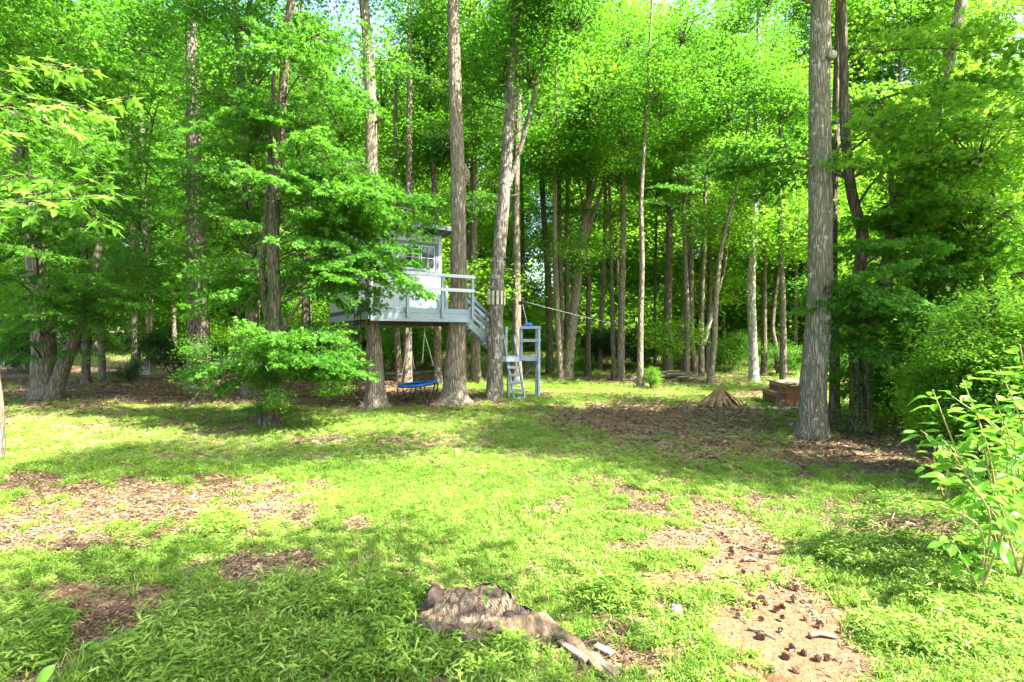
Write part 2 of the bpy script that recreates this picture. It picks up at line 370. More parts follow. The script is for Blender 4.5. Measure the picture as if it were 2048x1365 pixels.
def put_leaves(mb, c, nrm, fwd, size, kind, mi=0, tint=None):
    T, Fc = leaf_template(kind); k = len(T); N_ = len(c)
    nrm = nrm/np.linalg.norm(nrm, axis=1, keepdims=True)
    fwd = fwd-nrm*np.sum(fwd*nrm, 1, keepdims=True); fwd /= np.linalg.norm(fwd, axis=1, keepdims=True)+1e-9
    b = np.cross(nrm, fwd); size = np.broadcast_to(size, (N_,))[:, None, None]
    v = c[:, None, :]+size*(T[None, :, 0:1]*fwd[:, None, :]+T[None, :, 1:2]*b[:, None, :]+T[None, :, 2:3]*nrm[:, None, :])
    f = (Fc[None]+(np.arange(N_)*k)[:, None, None]).reshape(-1, 3)
    if tint is None: tint = rng.random(N_)
    mb.tris(v.reshape(-1, 3), f, mi, np.repeat(tint, k))
def rdir(n_): 
    a = rng.normal(size=(n_, 3)); return a/np.linalg.norm(a, axis=1, keepdims=True)

def make_bough(L, nside, kind='star', size=.14, per=9, flat=.5):
    """a leafy branch reaching out along +x: wood, side twigs and flat layered sprays of leaves"""
    mb = MB(); ph = random.random()*6
    def axis_pt(t): return np.array([L*t, .22*L*.25*math.sin(ph+t*4)*t, .10*L*math.sin(t*2.2)-.09*L*t*t])
    mb.tube([axis_pt(t) for t in np.linspace(0, 1, 9)], [.035*L/3.5*(1-t*.85) for t in np.linspace(0, 1, 9)], 5, 1)
    C = []; Nn = []; Fw = []; Tt = []
    for i in range(nside):
        t = .12+.88*(i+random.random()*.7)/nside; side = 1 if i % 2 else -1
        p = axis_pt(t); ang = side*(R(62)-t*R(35)+random.uniform(-.25, .25)); l2 = L*(.5*(1-t)**.7+.13)*random.uniform(.75, 1.15)
        lift = random.uniform(-.22, .25)
        d = np.array([math.cos(ang), math.sin(ang), lift])
        pts = [p+d*l2*s+np.array([0, 0, -.16*l2*s*s]) for s in np.linspace(0, 1, 4)]
        mb.tube(pts, [.011, .008, .006, .003], 3, 1, cap=False)
        nt_ = max(3, int(l2/.17)); base_t = random.random()
        for j in range(nt_):
            s = (j+.6)/nt_; q = p+d*l2*s+np.array([0, 0, -.16*l2*s*s])
            a2 = ang+(1 if j % 2 else -1)*random.uniform(.5, 1.1); l3 = .34*(1.15-s*.6)*random.uniform(.6, 1.2)
            d3 = np.array([math.cos(a2), math.sin(a2), random.uniform(-.35, .2)])
            m = per; u = rng.random(m)[:, None]
            C.append(q+d3*l3*u+rng.normal(size=(m, 3))*[.06, .06, .045]); Fw.append(np.tile(d3, (m, 1))+rng.normal(size=(m, 3))*.5+[0, 0, -.25])
            Nn.append(np.array([0, 0, 1.0])+rng.normal(size=(m, 3))*flat*1.4+d*.25); Tt.append(np.clip(base_t*.45+rng.random(m)*.55, 0, 1))
    C = np.concatenate(C); Nn = np.concatenate(Nn); Fw = np.concatenate(Fw); Tt = np.concatenate(Tt)
    put_leaves(mb, C, Nn, Fw, size*rng.uniform(.65, 1.15, len(C)), kind, 0, Tt)
    return mb
def make_clump(rx, ry, rz, n_, size, kind='maple', nsub=26):
    """a loose mass of leaf sprays"""
    mb = MB(); cs = rdir(nsub)*(rng.random((nsub, 1))**.45); cs = cs*[rx, ry, rz]
    for c in cs[:int(nsub*.7)]: mb.tube([(0, 0, -rz*.5), c*.5+np.array([0, 0, .1]), c], [.03, .018, .006], 3, 1, cap=False)
    k = n_//nsub
    for c in cs:
        rad = random.uniform(.28, .5)*min(rx, ry)*.8
        q = c+rng.normal(size=(k, 3))*[rad, rad, rad*.33]
        put_leaves(mb, q, np.array([0, 0, 1.])+rng.normal(size=(k, 3))*.5, rng.normal(size=(k, 3))+[0, 0, -.3], size*rng.uniform(.6, 1.2, k), kind, 0, np.clip(random.random()*.5+rng.random(k)*.5, 0, 1))
    return mb
BOUGH = {}
for key, mat in (('leaf', M['leaf']), ('leaf_bright', M['leaf_bright'])):
    st = np.random.get_state()
    BOUGH[key] = [make_bough(L, ns, 'star', .135, 8).mesh('foliage', [mat, M['bark_dark']]) for L, ns in ((3.4, 13), (3.0, 12), (3.8, 15), (2.6, 10), (3.2, 13), (2.2, 9))]
for key, mat in (('near', M['leaf']), ('near_bright', M['leaf_bright'])):
    BOUGH[key] = [make_bough(L, ns, 'star', .25, 6, .6).mesh('foliage', [mat, M['bark_dark']]) for L, ns in ((3.2, 12), (2.8, 11), (3.4, 13), (2.4, 9))]
CLUMP = {key: [make_clump(1.7, 1.7, 1.15, 2300, .17).mesh('foliage', [M[key], M['bark_dark']]) for _ in range(4)] for key in ('leaf', 'leaf_bright')}
CLUMP['near'] = CLUMP['leaf']; CLUMP['near_bright'] = CLUMP['leaf_bright']
CLUMP['leaf_dark'] = [make_clump(1.2, 1.2, .9, 2200, .15, 'oval').mesh('foliage', [M['leaf_dark'], M['bark_dark']]) for _ in range(2)]
BUSH = {key: [make_clump(1.0, 1.0, .75, 1500, .12, 'oval', 34).mesh('foliage', [M[key], M['bark_dark']]) for _ in range(2)] for key in ('leaf', 'leaf_bright', 'leaf_dark')}

# parts of the picture that nearer foliage keeps clear of: x0, y0, x1, y1, nearer than
KEEP = [(878, 0, 950, 815, 16.8), (968, 40, 1045, 815, 18.0), (1588, 360, 1680, 900, 11.2), (1600, 0, 1680, 250, 11.2), (352, 0, 425, 190, 17.5), (368, 520, 425, 770, 17.5),
        (860, 430, 965, 660, 21), (640, 600, 965, 830, 21), (690, 455, 880, 600, 14.2), (960, 560, 1110, 820, 21), (1050, 540, 1620, 830, 27), (1040, 430, 1110, 540, 30),
        (725, 360, 765, 830, 16), (0, 730, 560, 840, 24), (480, 430, 520, 640, 16), (430, 640, 660, 700, 30)]
def clear(c, rad=.9):
    d = c[1]
    if d < 1.5: return True
    px, py = proj(c); m = rad*F/d
    for x0, y0, x1, y1, dm in KEEP:
        if d < dm and px > x0-m and px < x1+m and py > y0-m*.45 and py < y1+m*.45: return False
    return True

def trunk_mesh(path, r0, r1, n=14, flare=.8, lobes=5, rough=.04, step=.22, mats=None, seed=0):
    """path: points relative to the base; a tapered trunk with root flare and uneven bark"""
    pts = [Vector(p) for p in path]; S = [0]
    for a, b in zip(pts, pts[1:]): S.append(S[-1]+(b-a).length)
    L = S[-1]; mb = MB(); hs = []; s = -.15
    while s < L: hs.append(s); s += step*(.35 if s < 1.2 else 1+.25*max(0, s-6)/4)
    hs.append(L); v = []; f = []
    for h in hs:
        k = 0
        while k < len(S)-2 and S[k+1] < h: k += 1
        t = (h-S[k])/max(1e-6, S[k+1]-S[k])
        p0 = pts[max(k-1, 0)]; p1 = pts[k]; p2 = pts[k+1]; p3 = pts[min(k+2, len(pts)-1)]
        tt = max(t, 0) if h > 0 else 0
        c = .5*((2*p1)+(p2-p0)*tt+(2*p0-5*p1+4*p2-p3)*tt**2+(3*p1-p0-3*p2+p3)*tt**3)
        if h < 0: c = c+Vector((0, 0, h))
        rr = r0+(r1-r0)*(max(h, 0)/L)**.9
        hh = max(h, 0)
        for j in range(n):
            a = 2*math.pi*j/n
            fl = flare*(math.exp(-hh/.28)*(.55+.45*math.cos(lobes*a+seed))+.35*math.exp(-hh/.9))
            nz_ = noise.noise(Vector((math.cos(a)*1.5, math.sin(a)*1.5, h*1.6+seed*7)))*rough*2.2
            q = rr*(1+fl+nz_)
            v.append((c.x+q*math.cos(a), c.y+q*math.sin(a), c.z))
    for i in range(len(hs)-1):
        for j in range(n): j2 = (j+1) % n; f.append((i*n+j, i*n+j2, (i+1)*n+j2, (i+1)*n+j))
    f.append(tuple(range((len(hs)-1)*n, len(hs)*n)))
    mb.add(v, f); return mb
def on_path(path, z):
    for a, b in zip(path, path[1:]):
        if a[2] <= z <= b[2]: t = (z-a[2])/(b[2]-a[2]+1e-9); return Vector(a).lerp(Vector(b), t)
    return Vector(path[-1] if z > path[-1][2] else path[0])
def foliage(root, mesh, loc, az=0., sc_=1., tilt=0., roll=0.):
    return link('foliage', mesh, root, loc, (roll, tilt, az), sc_)
def add_ivy(root, path, r, z0, z1, dens=260, mat='leaf', size=.085, fat=1.35):
    n_ = int(dens*(z1-z0)); mb = MB(); zz = rng.uniform(z0, z1, n_); a = rng.uniform(0, 2*math.pi, n_)
    c = np.array([on_path(path, z_) for z_ in zz]); o = np.stack([np.cos(a), np.sin(a), np.zeros(n_)], 1)
    q = c+o*(r*fat+rng.random((n_, 1))*.12+np.abs(rng.normal(size=(n_, 1)))*.05)
    put_leaves(mb, q, o+rng.normal(size=(n_, 3))*.5+[0, 0, .5], rng.normal(size=(n_, 3))+[0, 0, -.9], size*rng.uniform(.6, 1.2, n_), 'maple', 0)
    return mb.build('ivy', [M[mat]], root)

def tree(name, label, base, pts, wpx, bark, H=17, boughs=(14, 5.5, None), mat='leaf', dist=None, flare=.55, n=14, clumps=5, extra=None, group=None, step=.22, top=.4, cat='tree', rmin=0.0):
    """base = where the trunk meets the ground in the photograph, pts = pixels the trunk passes, wpx = its width there"""
    g = G(*base) if dist is None else P(base[0], base[1], dist)
    if dist is not None: g.z = float(gz(g.x, g.y))
    root = thing(name, label, cat, g, group); d = g.y
    path = [Vector((0, 0, 0))]
    for (x, y) in pts:
        q = P(x, y, d)-g; path.append(Vector((q.x, random.uniform(-.06, .06), q.z)))
    if path[-1].z < H:
        a, b = path[-2], path[-1]; dr = (b-a)/max(b.z-a.z, .1); dr.x = max(-.12, min(.12, dr.x)); dr.y *= .3
        path.append(b+Vector((dr.x, dr.y, 1))*(H-b.z)*.5); path.append(path[-1]+Vector((dr.x*.5+random.uniform(-.03, .03), 0, 1))*(H-b.z)*.5)
    r = wpx/2*d/F
    tr = trunk_mesh(path, r*1.06, r*top, n, flare, random.choice((4, 5, 6)), .05, step, seed=random.random()*9).build('trunk', M[bark], root, True)
    cnt, z0, z1 = boughs; z1 = z1 or H-1; cnt = int(cnt*.7)
    made = 0
    for k in range(cnt*3):
        if made >= cnt: break
        z = random.uniform(z0, z1); az = random.uniform(0, 2*math.pi); c = on_path(path, z); s = random.uniform(.75, 1.15)
        ctr = g+c+Vector((math.cos(az), math.sin(az), 0))*1.7*s
        if not clear(ctr, 1.1*s): continue
        foliage(root, random.choice(BOUGH[mat]), c, az, s, random.uniform(-.35, .25), random.uniform(-.45, .45)); made += 1
    made = 0
    for k in range(clumps*3):
        if made >= clumps: break
        z = random.uniform(max(z0+2.5, H*.5), H+1); az = random.uniform(0, 2*math.pi); rr = random.uniform(.3, 2.6)
        c = on_path(path, z)+Vector((math.cos(az)*rr, math.sin(az)*rr, 0)); s = random.uniform(.8, 1.25)
        if not clear(g+c, 1.3*s): continue
        foliage(root, random.choice(CLUMP[mat]), c, az, s); made += 1
    return root, path, g, r
def limb(root, g, start, end, r0, bark='bark', sag=.15, n=7):
    """a woody limb, ends given relative to the tree's base"""
    a, b = Vector(start), Vector(end); mid = a.lerp(b, .5)+Vector((0, 0, (b-a).length*sag))
    pts = [((1-t)**2)*a+2*t*(1-t)*mid+t*t*b for t in np.linspace(0, 1, 9)]
    mb = MB(); mb.tube(pts, [r0*(1-.75*t) for t in np.linspace(0, 1, 9)], n); mb.build('limb', M[bark], root, True)
    return pts
def spray_at(root, g, path, px, py, d, n_=5, spread=.8, mat='leaf', s=(.5, .8), z_from=None, r0=.05, bark='bark_dark', az0=None, flatz=.35):
    """a limb from the trunk to the place seen at (px,py) at distance d, carrying n_ boughs"""
    t = P(px, py, d)-g; zs = z_from if z_from is not None else max(.8, t.z-.7)
    st_ = on_path(path, zs); pts = limb(root, g, st_, t, r0, bark)
    dr = (t-st_); az = math.atan2(dr.y, dr.x) if az0 is None else az0
    for k in range(n_):
        p = pts[min(8, 3+int(k*6/max(1, n_)))] if k < n_-1 else pts[-2]
        off = Vector((random.uniform(-spread, spread), random.uniform(-spread, spread), random.uniform(-flatz, flatz)))
        foliage(root, random.choice(BOUGH[mat]), p+off*.6, az+random.uniform(-1.0, 1.0), random.uniform(*s), random.uniform(-.25, .45), random.uniform(-.5, .5))
    return pts

# ------------------------------------------------------------------ the trees that can be told apart
T = {}
def reg(k, r): T[k] = r; return r
reg('twin', tree('maple_tree', 'grey twin stemmed tree at the left edge, its two trunks joined at the root', (88, 797), [(85, 700), (76, 560), (68, 480), (42, 330), (24, 150), (18, 0)], 40, 'bark', 16, (12, 5.5, None), flare=.35, rmin=0))
r_, p_, g_, w_ = T['twin']
tr = trunk_mesh([(.35, -.05, 0), (.75, 0, 1.3), (1.0, .1, 2.1), (1.3, .3, 3.4), (1.6, .6, 6)], .27, .1, 12, .3, 4, .05).build('trunk', M['bark'], r_, True)
for a in ((70, 640, 17.0, 5), (190, 615, 17.2, 5), (110, 560, 17.4, 4), (240, 590, 17.6, 4), (180, 630, 17.0, 3), (60, 690, 17.3, 3)): spray_at(r_, g_, p_, a[0], a[1], a[2], a[3], .9, s=(.5, .8))
add_ivy(r_, p_, w_, 4.2, 6.0, 120)
for a in ((40, 420, 16), (70, 500, 16.2), (30, 330, 16), (120, 430, 16), (90, 590, 16), (20, 560, 16.2), (160, 560, 16.4), (60, 230, 16)): spray_at(r_, g_, p_, a[0], a[1], a[2], 3, .7, s=(.5, .75), mat='near')
reg('thin_a', tree('young_tree', 'thin straight tree just right of the twin stemmed trunks', (172, 768), [(172, 600), (170, 400), (174, 150), (170, 0)], 13, 'bark_dark', 15, (8, 5, None), clumps=5))
reg('a3', tree('slim_tree', 'slim brown tree left of a pair standing before the back lawn', (272, 742), [(270, 560), (263, 320), (258, 100), (262, -60)], 15, 'bark', 18, (12, 5, None), clumps=7))
reg('a4', tree('slim_tree', 'slim brown tree right of a pair standing before the back lawn', (301, 742), [(298, 560), (286, 330), (284, 100), (290, -60)], 15, 'bark', 18, (12, 5, None), clumps=7))
reg('pine', tree('pine_tree', 'thick dark pine with plated bark left of the treehouse', (398, 778), [(397, 640), (392, 480), (386, 200), (380, 0)], 41, 'bark_pine', 19, (12, 6, None), flare=.3, n=20))
reg('b6', tree('maple_tree', 'brown trunk between the thick pine and the treehouse, half hidden by leaves', (503, 790), [(503, 600), (492, 320), (482, 160), (472, 0)], 27, 'bark', 18, (14, 5, None)))
r_, p_, g_, w_ = T['b6']
for a in ((470, 530, 16.6, 5), (560, 560, 16.3, 5), (620, 500, 16.4, 5), (560, 380, 17, 5), (440, 380, 17.4, 4), (650, 420, 17, 5), (600, 300, 17, 5), (520, 250, 17, 4)): spray_at(r_, g_, p_, a[0], a[1], a[2], a[3], .9, s=(.5, .85))
reg('ivy7', tree('ivy_clad_tree', 'leafy tree with ivy at its foot standing before the treehouse', (545, 856), [(546, 740), (552, 600), (548, 480), (556, 300), (570, 120), (582, 0)], 28, 'bark_dark', 14, (4, 8, None), clumps=5, flare=.35))
r_, p_, g_, w_ = T['ivy7']
trunk_mesh([(-.3, .1, 0), (-.33, .1, 1.2), (-.12, .05, 2.4), (-.3, .1, 3.8), (-.2, .2, 6), (-.1, .3, 9)], .11, .04, 10, .3).build('trunk', M['bark_dark'], r_, True)
limb(r_, g_, on_path(p_, 2.2), (.95, .1, 3.6), .07, 'bark', -.05)
add_ivy(r_, p_, w_, 0, 1.4, 260, 'leaf', .07, 1.15)
add_ivy(r_, p_, w_, 1.4, 8, 170, 'leaf', .09, 1.2)
for a in ((570, 350, 12.3, 5), (540, 240, 12.4, 5), (585, 440, 12.2, 5), (610, 140, 12.4, 4), (560, 100, 12.6, 4), (640, 300, 12.4, 3), (690, 380, 12.6, 3)): spray_at(r_, g_, p_, a[0], a[1], a[2], a[3], .6, s=(.42, .65), r0=.022, mat='near')
for a in ((700, 525, 12.6, 4), (770, 535, 12.9, 3), (800, 560, 13.0, 3), (620, 520, 12.6, 4), (720, 480, 13.2, 4), (790, 455, 13.6, 3), (740, 410, 13.6, 4), (660, 440, 13, 4), (770, 500, 13.4, 3), (830, 420, 13.9, 3), (690, 560, 12.8, 3)):
    spray_at(r_, g_, p_, a[0], a[1], a[2], a[3], .55, s=(.4, .6), r0=.022, mat='near')
for a in ((500, 540, 12.8, 4), (450, 530, 13, 3)): spray_at(r_, g_, p_, a[0], a[1], a[2], a[3], .5, s=(.4, .6), r0=.022, mat='near')
r_, p_, g_, w_ = T['b6']
for a in ((430, 440, 16.4), (470, 330, 16.3), (560, 450, 15.6), (640, 340, 16), (680, 250, 16), (540, 200, 16), (620, 180, 16), (460, 150, 16.6), (690, 130, 16), (560, 80, 16.4), (660, 60, 16), (720, 320, 15.2), (430, 250, 16.2)): spray_at(r_, g_, p_, a[0], a[1], a[2], 4, .9, s=(.6, .9))
r_, p_, g_, w_ = T['a4']
for a in ((120, 480, 19), (200, 520, 19.5), (180, 330, 19), (330, 480, 20), (340, 350, 20), (230, 250, 20), (120, 230, 19), (320, 200, 20), (60, 400, 19), (330, 100, 20), (200, 120, 20), (80, 120, 19), (100, 320, 19), (340, 560, 20.5), (250, 420, 20)): spray_at(r_, g_, p_, a[0], a[1], a[2], 4, 1.1, s=(.7, 1.1))
reg('b8', tree('slim_tree', 'slender dark trunk rising behind the leaves left of the treehouse roof', (612, 765), [(610, 500), (612, 230), (606, 60), (600, -60)], 15, 'bark_dark', 19, (14, 6, None)))
reg('house_l', tree('tall_tree', 'tall trunk growing up through the left end of the treehouse deck', (752, 815), [(750, 720), (746, 600), (744, 400), (742, 200), (732, 60), (722, -60)], 31, 'bark_warm', 19, (10, 8, None), flare=1.15, n=22, step=.16))
reg('rear', tree('tall_tree', 'trunk standing under the back of the deck behind the swing ropes', (815, 772), [(816, 600), (818, 300), (820, 0)], 17, 'bark_warm', 21, (14, 8, None), flare=.4))
reg('b11', tree('slim_tree', 'lichen spotted slim trunk seen between the swing and the thick right deck trunk', (876, 768), [(874, 560), (868, 350), (856, 160), (850, 0)], 15, 'bark_lichen', 21, (14, 8, None)))
reg('house_r', tree('tall_tree', 'thickest tall trunk growing up through the right end of the deck', (907, 808), [(912, 700), (917, 560), (917, 400), (911, 200), (908, 60), (906, -60)], 37, 'bark_warm', 20, (10, 9, None), flare=1.3, n=28, step=.12))
mb = MB(); r_, p_, g_, w_ = T['house_r']
q = P(934, 350, g_.y)-g_; mb.tube([q+Vector((-.12, 0, -.45)), q+Vector((-.02, -.02, 0)), q+Vector((-.1, 0, .35))], [.08, .15, .08], 10); mb.build('burl', M['bark_warm'], r_, True)
reg('b13', tree('slim_tree', 'narrow trunk close behind the thick right deck trunk', (952, 762), [(950, 600), (946, 400), (952, 200), (968, 60)], 20, 'bark_warm', 18, (10, 8, None)))
reg('zip', tree('tall_tree', 'tall lichen spotted trunk with the ring of pale slats, behind the deck stairs', (990, 798), [(990, 700), (994, 560), (1004, 440), (1016, 280), (1030, 60), (1034, -60)], 31, 'bark_lichen', 20, (8, 9, None), flare=.4, n=24, step=.14))
r_, p_, g_, w_ = T['zip']
q0 = P(1008, 400, g_.y)-g_; trunk_mesh([tuple(q0), tuple(P(1040, 300, g_.y)-g_), tuple(P(1068, 190, g_.y)-g_), tuple(P(1095, 60, g_.y)-g_), tuple(P(1120, -80, g_.y)-g_)], .095, .05, 10, 0).build('limb', M['bark_lichen'], r_, True)
reg('b15', tree('tall_tree', 'dark upright trunk just behind the climbing ladder', (1034, 772), [(1033, 560), (1032, 400), (1036, 250), (1046, 60)], 19, 'bark', 18, (10, 8, None)))
reg('ivy16', tree('ivy_clad_tree', 'straight tree wrapped top to bottom in ivy, right of the climbing platform', (1100, 748), [(1096, 560), (1086, 400), (1080, 250), (1078, 60)], 15, 'bark_dark', 22, (8, 9, None)))
add_ivy(T['ivy16'][0], T['ivy16'][1], T['ivy16'][3], .2, 14, 330, 'leaf', .11, 1.7)
reg('c1', tree('slim_tree', 'left one of two slim straight brown trunks right of the ivy covered tree', (1122, 748), [(1120, 500), (1117, 300), (1114, 100)], 12, 'bark', 20, (9, 9, None), mat=random.choice(('leaf', 'leaf_bright')), clumps=2))  # lighter leaf picks on these centre trees stand in for missing sunlight
reg('c2', tree('slim_tree', 'right one of two slim straight brown trunks right of the ivy covered tree', (1135, 744), [(1134, 500), (1136, 300), (1138, 100)], 12, 'bark', 20, (9, 9, None), mat=random.choice(('leaf', 'leaf_bright')), clumps=2))
reg('c3', tree('leaning_tree', 'tree leaning to the right with ivy around its foot at the wood edge', (1133, 758), [(1150, 600), (1163, 500), (1178, 400), (1205, 300), (1232, 200)], 21, 'bark_warm', 17, (8, 8, None)))
add_ivy(T['c3'][0], T['c3'][1], T['c3'][3], 0, 2.2, 260, 'leaf', .1, 1.5)
r_, p_, g_, w_ = T['c3']
for a, b, q in (((1215, 260), (1330, 20), .09), ((1200, 300), (1290, -20), .07), ((1232, 200), (1300, 130), .05), ((1170, 440), (1130, 200), .06)): limb(r_, g_, P(a[0], a[1], g_.y)-g_, P(b[0], b[1], g_.y-.5)-g_, q, 'bark_dark', .04)
r_, p_, g_, w_ = T['c3']; limb(r_, g_, P(1160, 510, g_.y)-g_, P(1250, 240, g_.y)-g_, .16, 'bark_warm', .0)
reg('c4', tree('slim_tree', 'thin dark upright tree close to the foot of the leaning tree', (1176, 754), [(1177, 560), (1176, 380), (1182, 150)], 11, 'bark_dark', 19, (9, 8, None), mat=random.choice(('leaf', 'leaf_bright')), clumps=2))
reg('c5', tree('slim_tree', 'thin grey tree bowing slightly, left neighbour of the dark trunk before the evergreen', (1228, 760), [(1224, 640), (1222, 500), (1216, 300)], 9, 'bark', 18, (10, 8, None)))
reg('c6', tree('tall_tree', 'brown trunk with a moss green base left of the palest slim trunk', (1241, 762), [(1244, 600), (1246, 450), (1244, 250), (1240, 80)], 15, 'bark', 19, (9, 8, None), mat=random.choice(('leaf', 'leaf_bright')), clumps=2))
reg('c7', tree('slim_tree', 'pale slim smooth trunk standing left of the brush heap', (1280, 776), [(1281, 640), (1284, 520), (1283, 400), (1290, 250), (1300, 80)], 12, 'bark_warm', 17, (12, 8, None)))
reg('c7b', tree('ivy_clad_tree', 'thin dark ivy covered stem behind the brush heap', (1311, 740), [(1310, 600), (1312, 480), (1314, 300)], 6, 'bark_dark', 18, (8, 8, None)))
add_ivy(T['c7b'][0], T['c7b'][1], T['c7b'][3], .2, 8, 140, 'leaf_dark', .1, 1.5)
reg('c8', tree('tall_tree', 'stout straight brown trunk behind the left end of the brush heap', (1335, 748), [(1336, 600), (1339, 450), (1346, 300), (1352, 160)], 18, 'bark', 19, (9, 8, None), mat=random.choice(('leaf', 'leaf_bright')), clumps=2))
r_, p_, g_, w_ = T['c8']
for a, b, q in (((1346, 300), (1500, 130), .06), ((1348, 230), (1440, 60), .06), ((1344, 340), (1250, 220), .05)): limb(r_, g_, P(a[0], a[1], g_.y)-g_, P(b[0], b[1], g_.y-.5)-g_, q, 'bark_dark', .06)
reg('c9', tree('tall_tree', 'crooked light brown trunk, left of three rising behind the brush heap', (1364, 740), [(1366, 640), (1372, 540), (1376, 480), (1380, 300)], 12, 'bark_warm', 19, (12, 8, None)))
reg('c10', tree('tall_tree', 'thick grey trunk bending left at its foot behind the brush heap', (1392, 750), [(1383, 680), (1382, 560), (1383, 430), (1384, 250)], 14, 'bark', 19, (9, 8, None), mat=random.choice(('leaf', 'leaf_bright')), clumps=2))
reg('c11', tree('tall_tree', 'upright trunk with a pale limb forking to the right, behind the brush heap', (1403, 754), [(1403, 640), (1406, 540), (1410, 400), (1414, 250)], 11, 'bark', 19, (9, 8, None), mat=random.choice(('leaf', 'leaf_bright')), clumps=2))
r_, p_, g_, w_ = T['c11']; limb(r_, g_, P(1406, 690, g_.y)-g_, P(1448, 545, g_.y)-g_, .16, 'bark_pale', .0); limb(r_, g_, P(1446, 550, g_.y)-g_, P(1478, 330, g_.y)-g_, .11, 'bark_lichen', .0)
reg('c12', tree('crooked_tree', 'crooked slim brown tree between the brush heap and the bark shelter', (1419, 770), [(1428, 690), (1432, 600), (1440, 520), (1450, 460), (1466, 400), (1486, 330)], 11, 'bark_warm', 15, (10, 7, None)))
reg('c13', tree('tall_tree', 'pale mottled trunk standing alone behind the bark shelter and benches', (1508, 764), [(1505, 660), (1504, 560), (1510, 420), (1512, 300), (1514, 150)], 17, 'bark_pale', 19, (12, 8, None), flare=.5, n=18))
reg('c14', tree('slim_tree', 'dark slim trunk in shade right of the pale mottled trunk', (1528, 752), [(1528, 560), (1530, 400), (1532, 200)], 11, 'bark_dark', 20, (14, 7, None)))
reg('c15', tree('slim_tree', 'short leaning dark stem between the mottled trunk and the wooden table', (1560, 752), [(1550, 690), (1546, 640), (1560, 520), (1580, 400)], 10, 'bark_dark', 14, (14, 5, None)))
reg('big', tree('tall_tree', 'big straight trunk nearest the camera, with a dark knot and pale lichen high up', (1625, 876), [(1628, 780), (1638, 600), (1638, 400), (1641, 200), (1643, 0)], 46, 'bark_big', 17, (3, 10, None), clumps=3, flare=.45, n=36, step=.08, top=.6))
r_, p_, g_, w_ = T['big']
mb = MB(); q = P(1639, 582, g_.y)-g_; mb.tube([q+Vector((0, -w_*.80, 0)), q+Vector((0, -w_*.97, 0)), q+Vector((0, -w_*1.06, .0)), q+Vector((0, -w_*.98, 0))], [.11, .12, .085, .03], 12); mb.build('knot', M['bark_dark'], r_, True)
mb = MB(); limb(r_, g_, on_path(p_, 9.6), (-4.4, 2.4, 13.2), .12, 'bark_big', .05); limb(r_, g_, on_path(p_, 10.5), (-2.6, 3.0, 15), .1, 'bark_big', .05)
for q in ((-3.0, 1.6, 12.4), (-4.2, 2.4, 13.2), (-5.2, 2.9, 13.8), (-2.8, 3.2, 15), (-3.8, 3.4, 14.6), (-1.5, 1.5, 14.2)): foliage(r_, random.choice(CLUMP['leaf']), q, q[0], .85)  # limbs and clumps added above the view to shade the treehouse front
q = P(1652, 121, g_.y)-g_; mb.tube([q+Vector((0, -w_*.75, 0)), q+Vector((0, -w_*1.0, 0)), q+Vector((0, -w_*1.08, .0))], [.1, .09, .05], 12); mb.build('knot', M['bark_pale'], r_, True)
reg('big2', tree('slim_tree', 'darker trunk hidden close behind the big right trunk', (1668, 842), [(1668, 700), (1664, 500), (1668, 300), (1674, 100), (1678, -60)], 18, 'bark_dark', 16, (5, 7, None)))
reg('ivy_r', tree('ivy_clad_tree', 'forked tree with an ivy smothered foot right of the big trunk', (1715, 866), [(1716, 760), (1712, 650), (1718, 540), (1722, 470), (1704, 380), (1690, 250), (1686, 100)], 26, 'bark_dark', 13, (2, 9, None), clumps=2))
r_, p_, g_, w_ = T['ivy_r']
q0 = P(1735, 700, g_.y)-g_
trunk_mesh([(.2, .15, 0), tuple(q0), tuple(P(1775, 540, g_.y)-g_), tuple(P(1795, 430, g_.y)-g_), tuple(P(1835, 320, g_.y)-g_), tuple(P(1870, 210, g_.y)-g_), tuple(P(1905, 90, g_.y)-g_), tuple(P(1930, -40, g_.y)-g_)], .2, .11, 14, .3).build('trunk', M['bark_big'], r_, True)
add_ivy(r_, p_, w_*1.3, 0, 3.4, 560, 'leaf', .085, 1.5)
for a in ((1740, 520, 11.6), (1830, 530, 11.5), (1700, 560, 11.4), (1780, 600, 11.3), (1700, 640, 11.6), (1860, 470, 11.5), (1730, 440, 11.8), (1830, 640, 11.6)):
    spray_at(r_, g_, p_, a[0], a[1], a[2], 4, .7, s=(.42, .62), r0=.03, mat='near')
for a in ((1720, 300, 11.6), (1800, 250, 12), (1780, 330, 11), (1850, 380, 11.5), (1700, 190, 12), (1860, 180, 12), (1930, 300, 12), (1570, 315, 12.6), (1760, 90, 12), (1500, 330, 13)):
    spray_at(r_, g_, p_, a[0], a[1], a[2], 3, .8, s=(.5, .75), r0=.035, mat='near' if a[0] < 1620 else 'near_bright')  # upper sprays get the lighter leaf colour, so their sunlight is painted in
limb(r_, g_, P(1790, 440, g_.y)-g_, P(1770, 300, g_.y)-g_, .06, 'bark_warm', 0); limb(r_, g_, P(1800, 420, g_.y)-g_, P(1740, 210, g_.y)-g_, .07, 'bark_dark', .05)
limb(r_, g_, P(1835, 320, g_.y)-g_, P(1960, 250, g_.y)-g_, .06, 'bark_dark', .05)

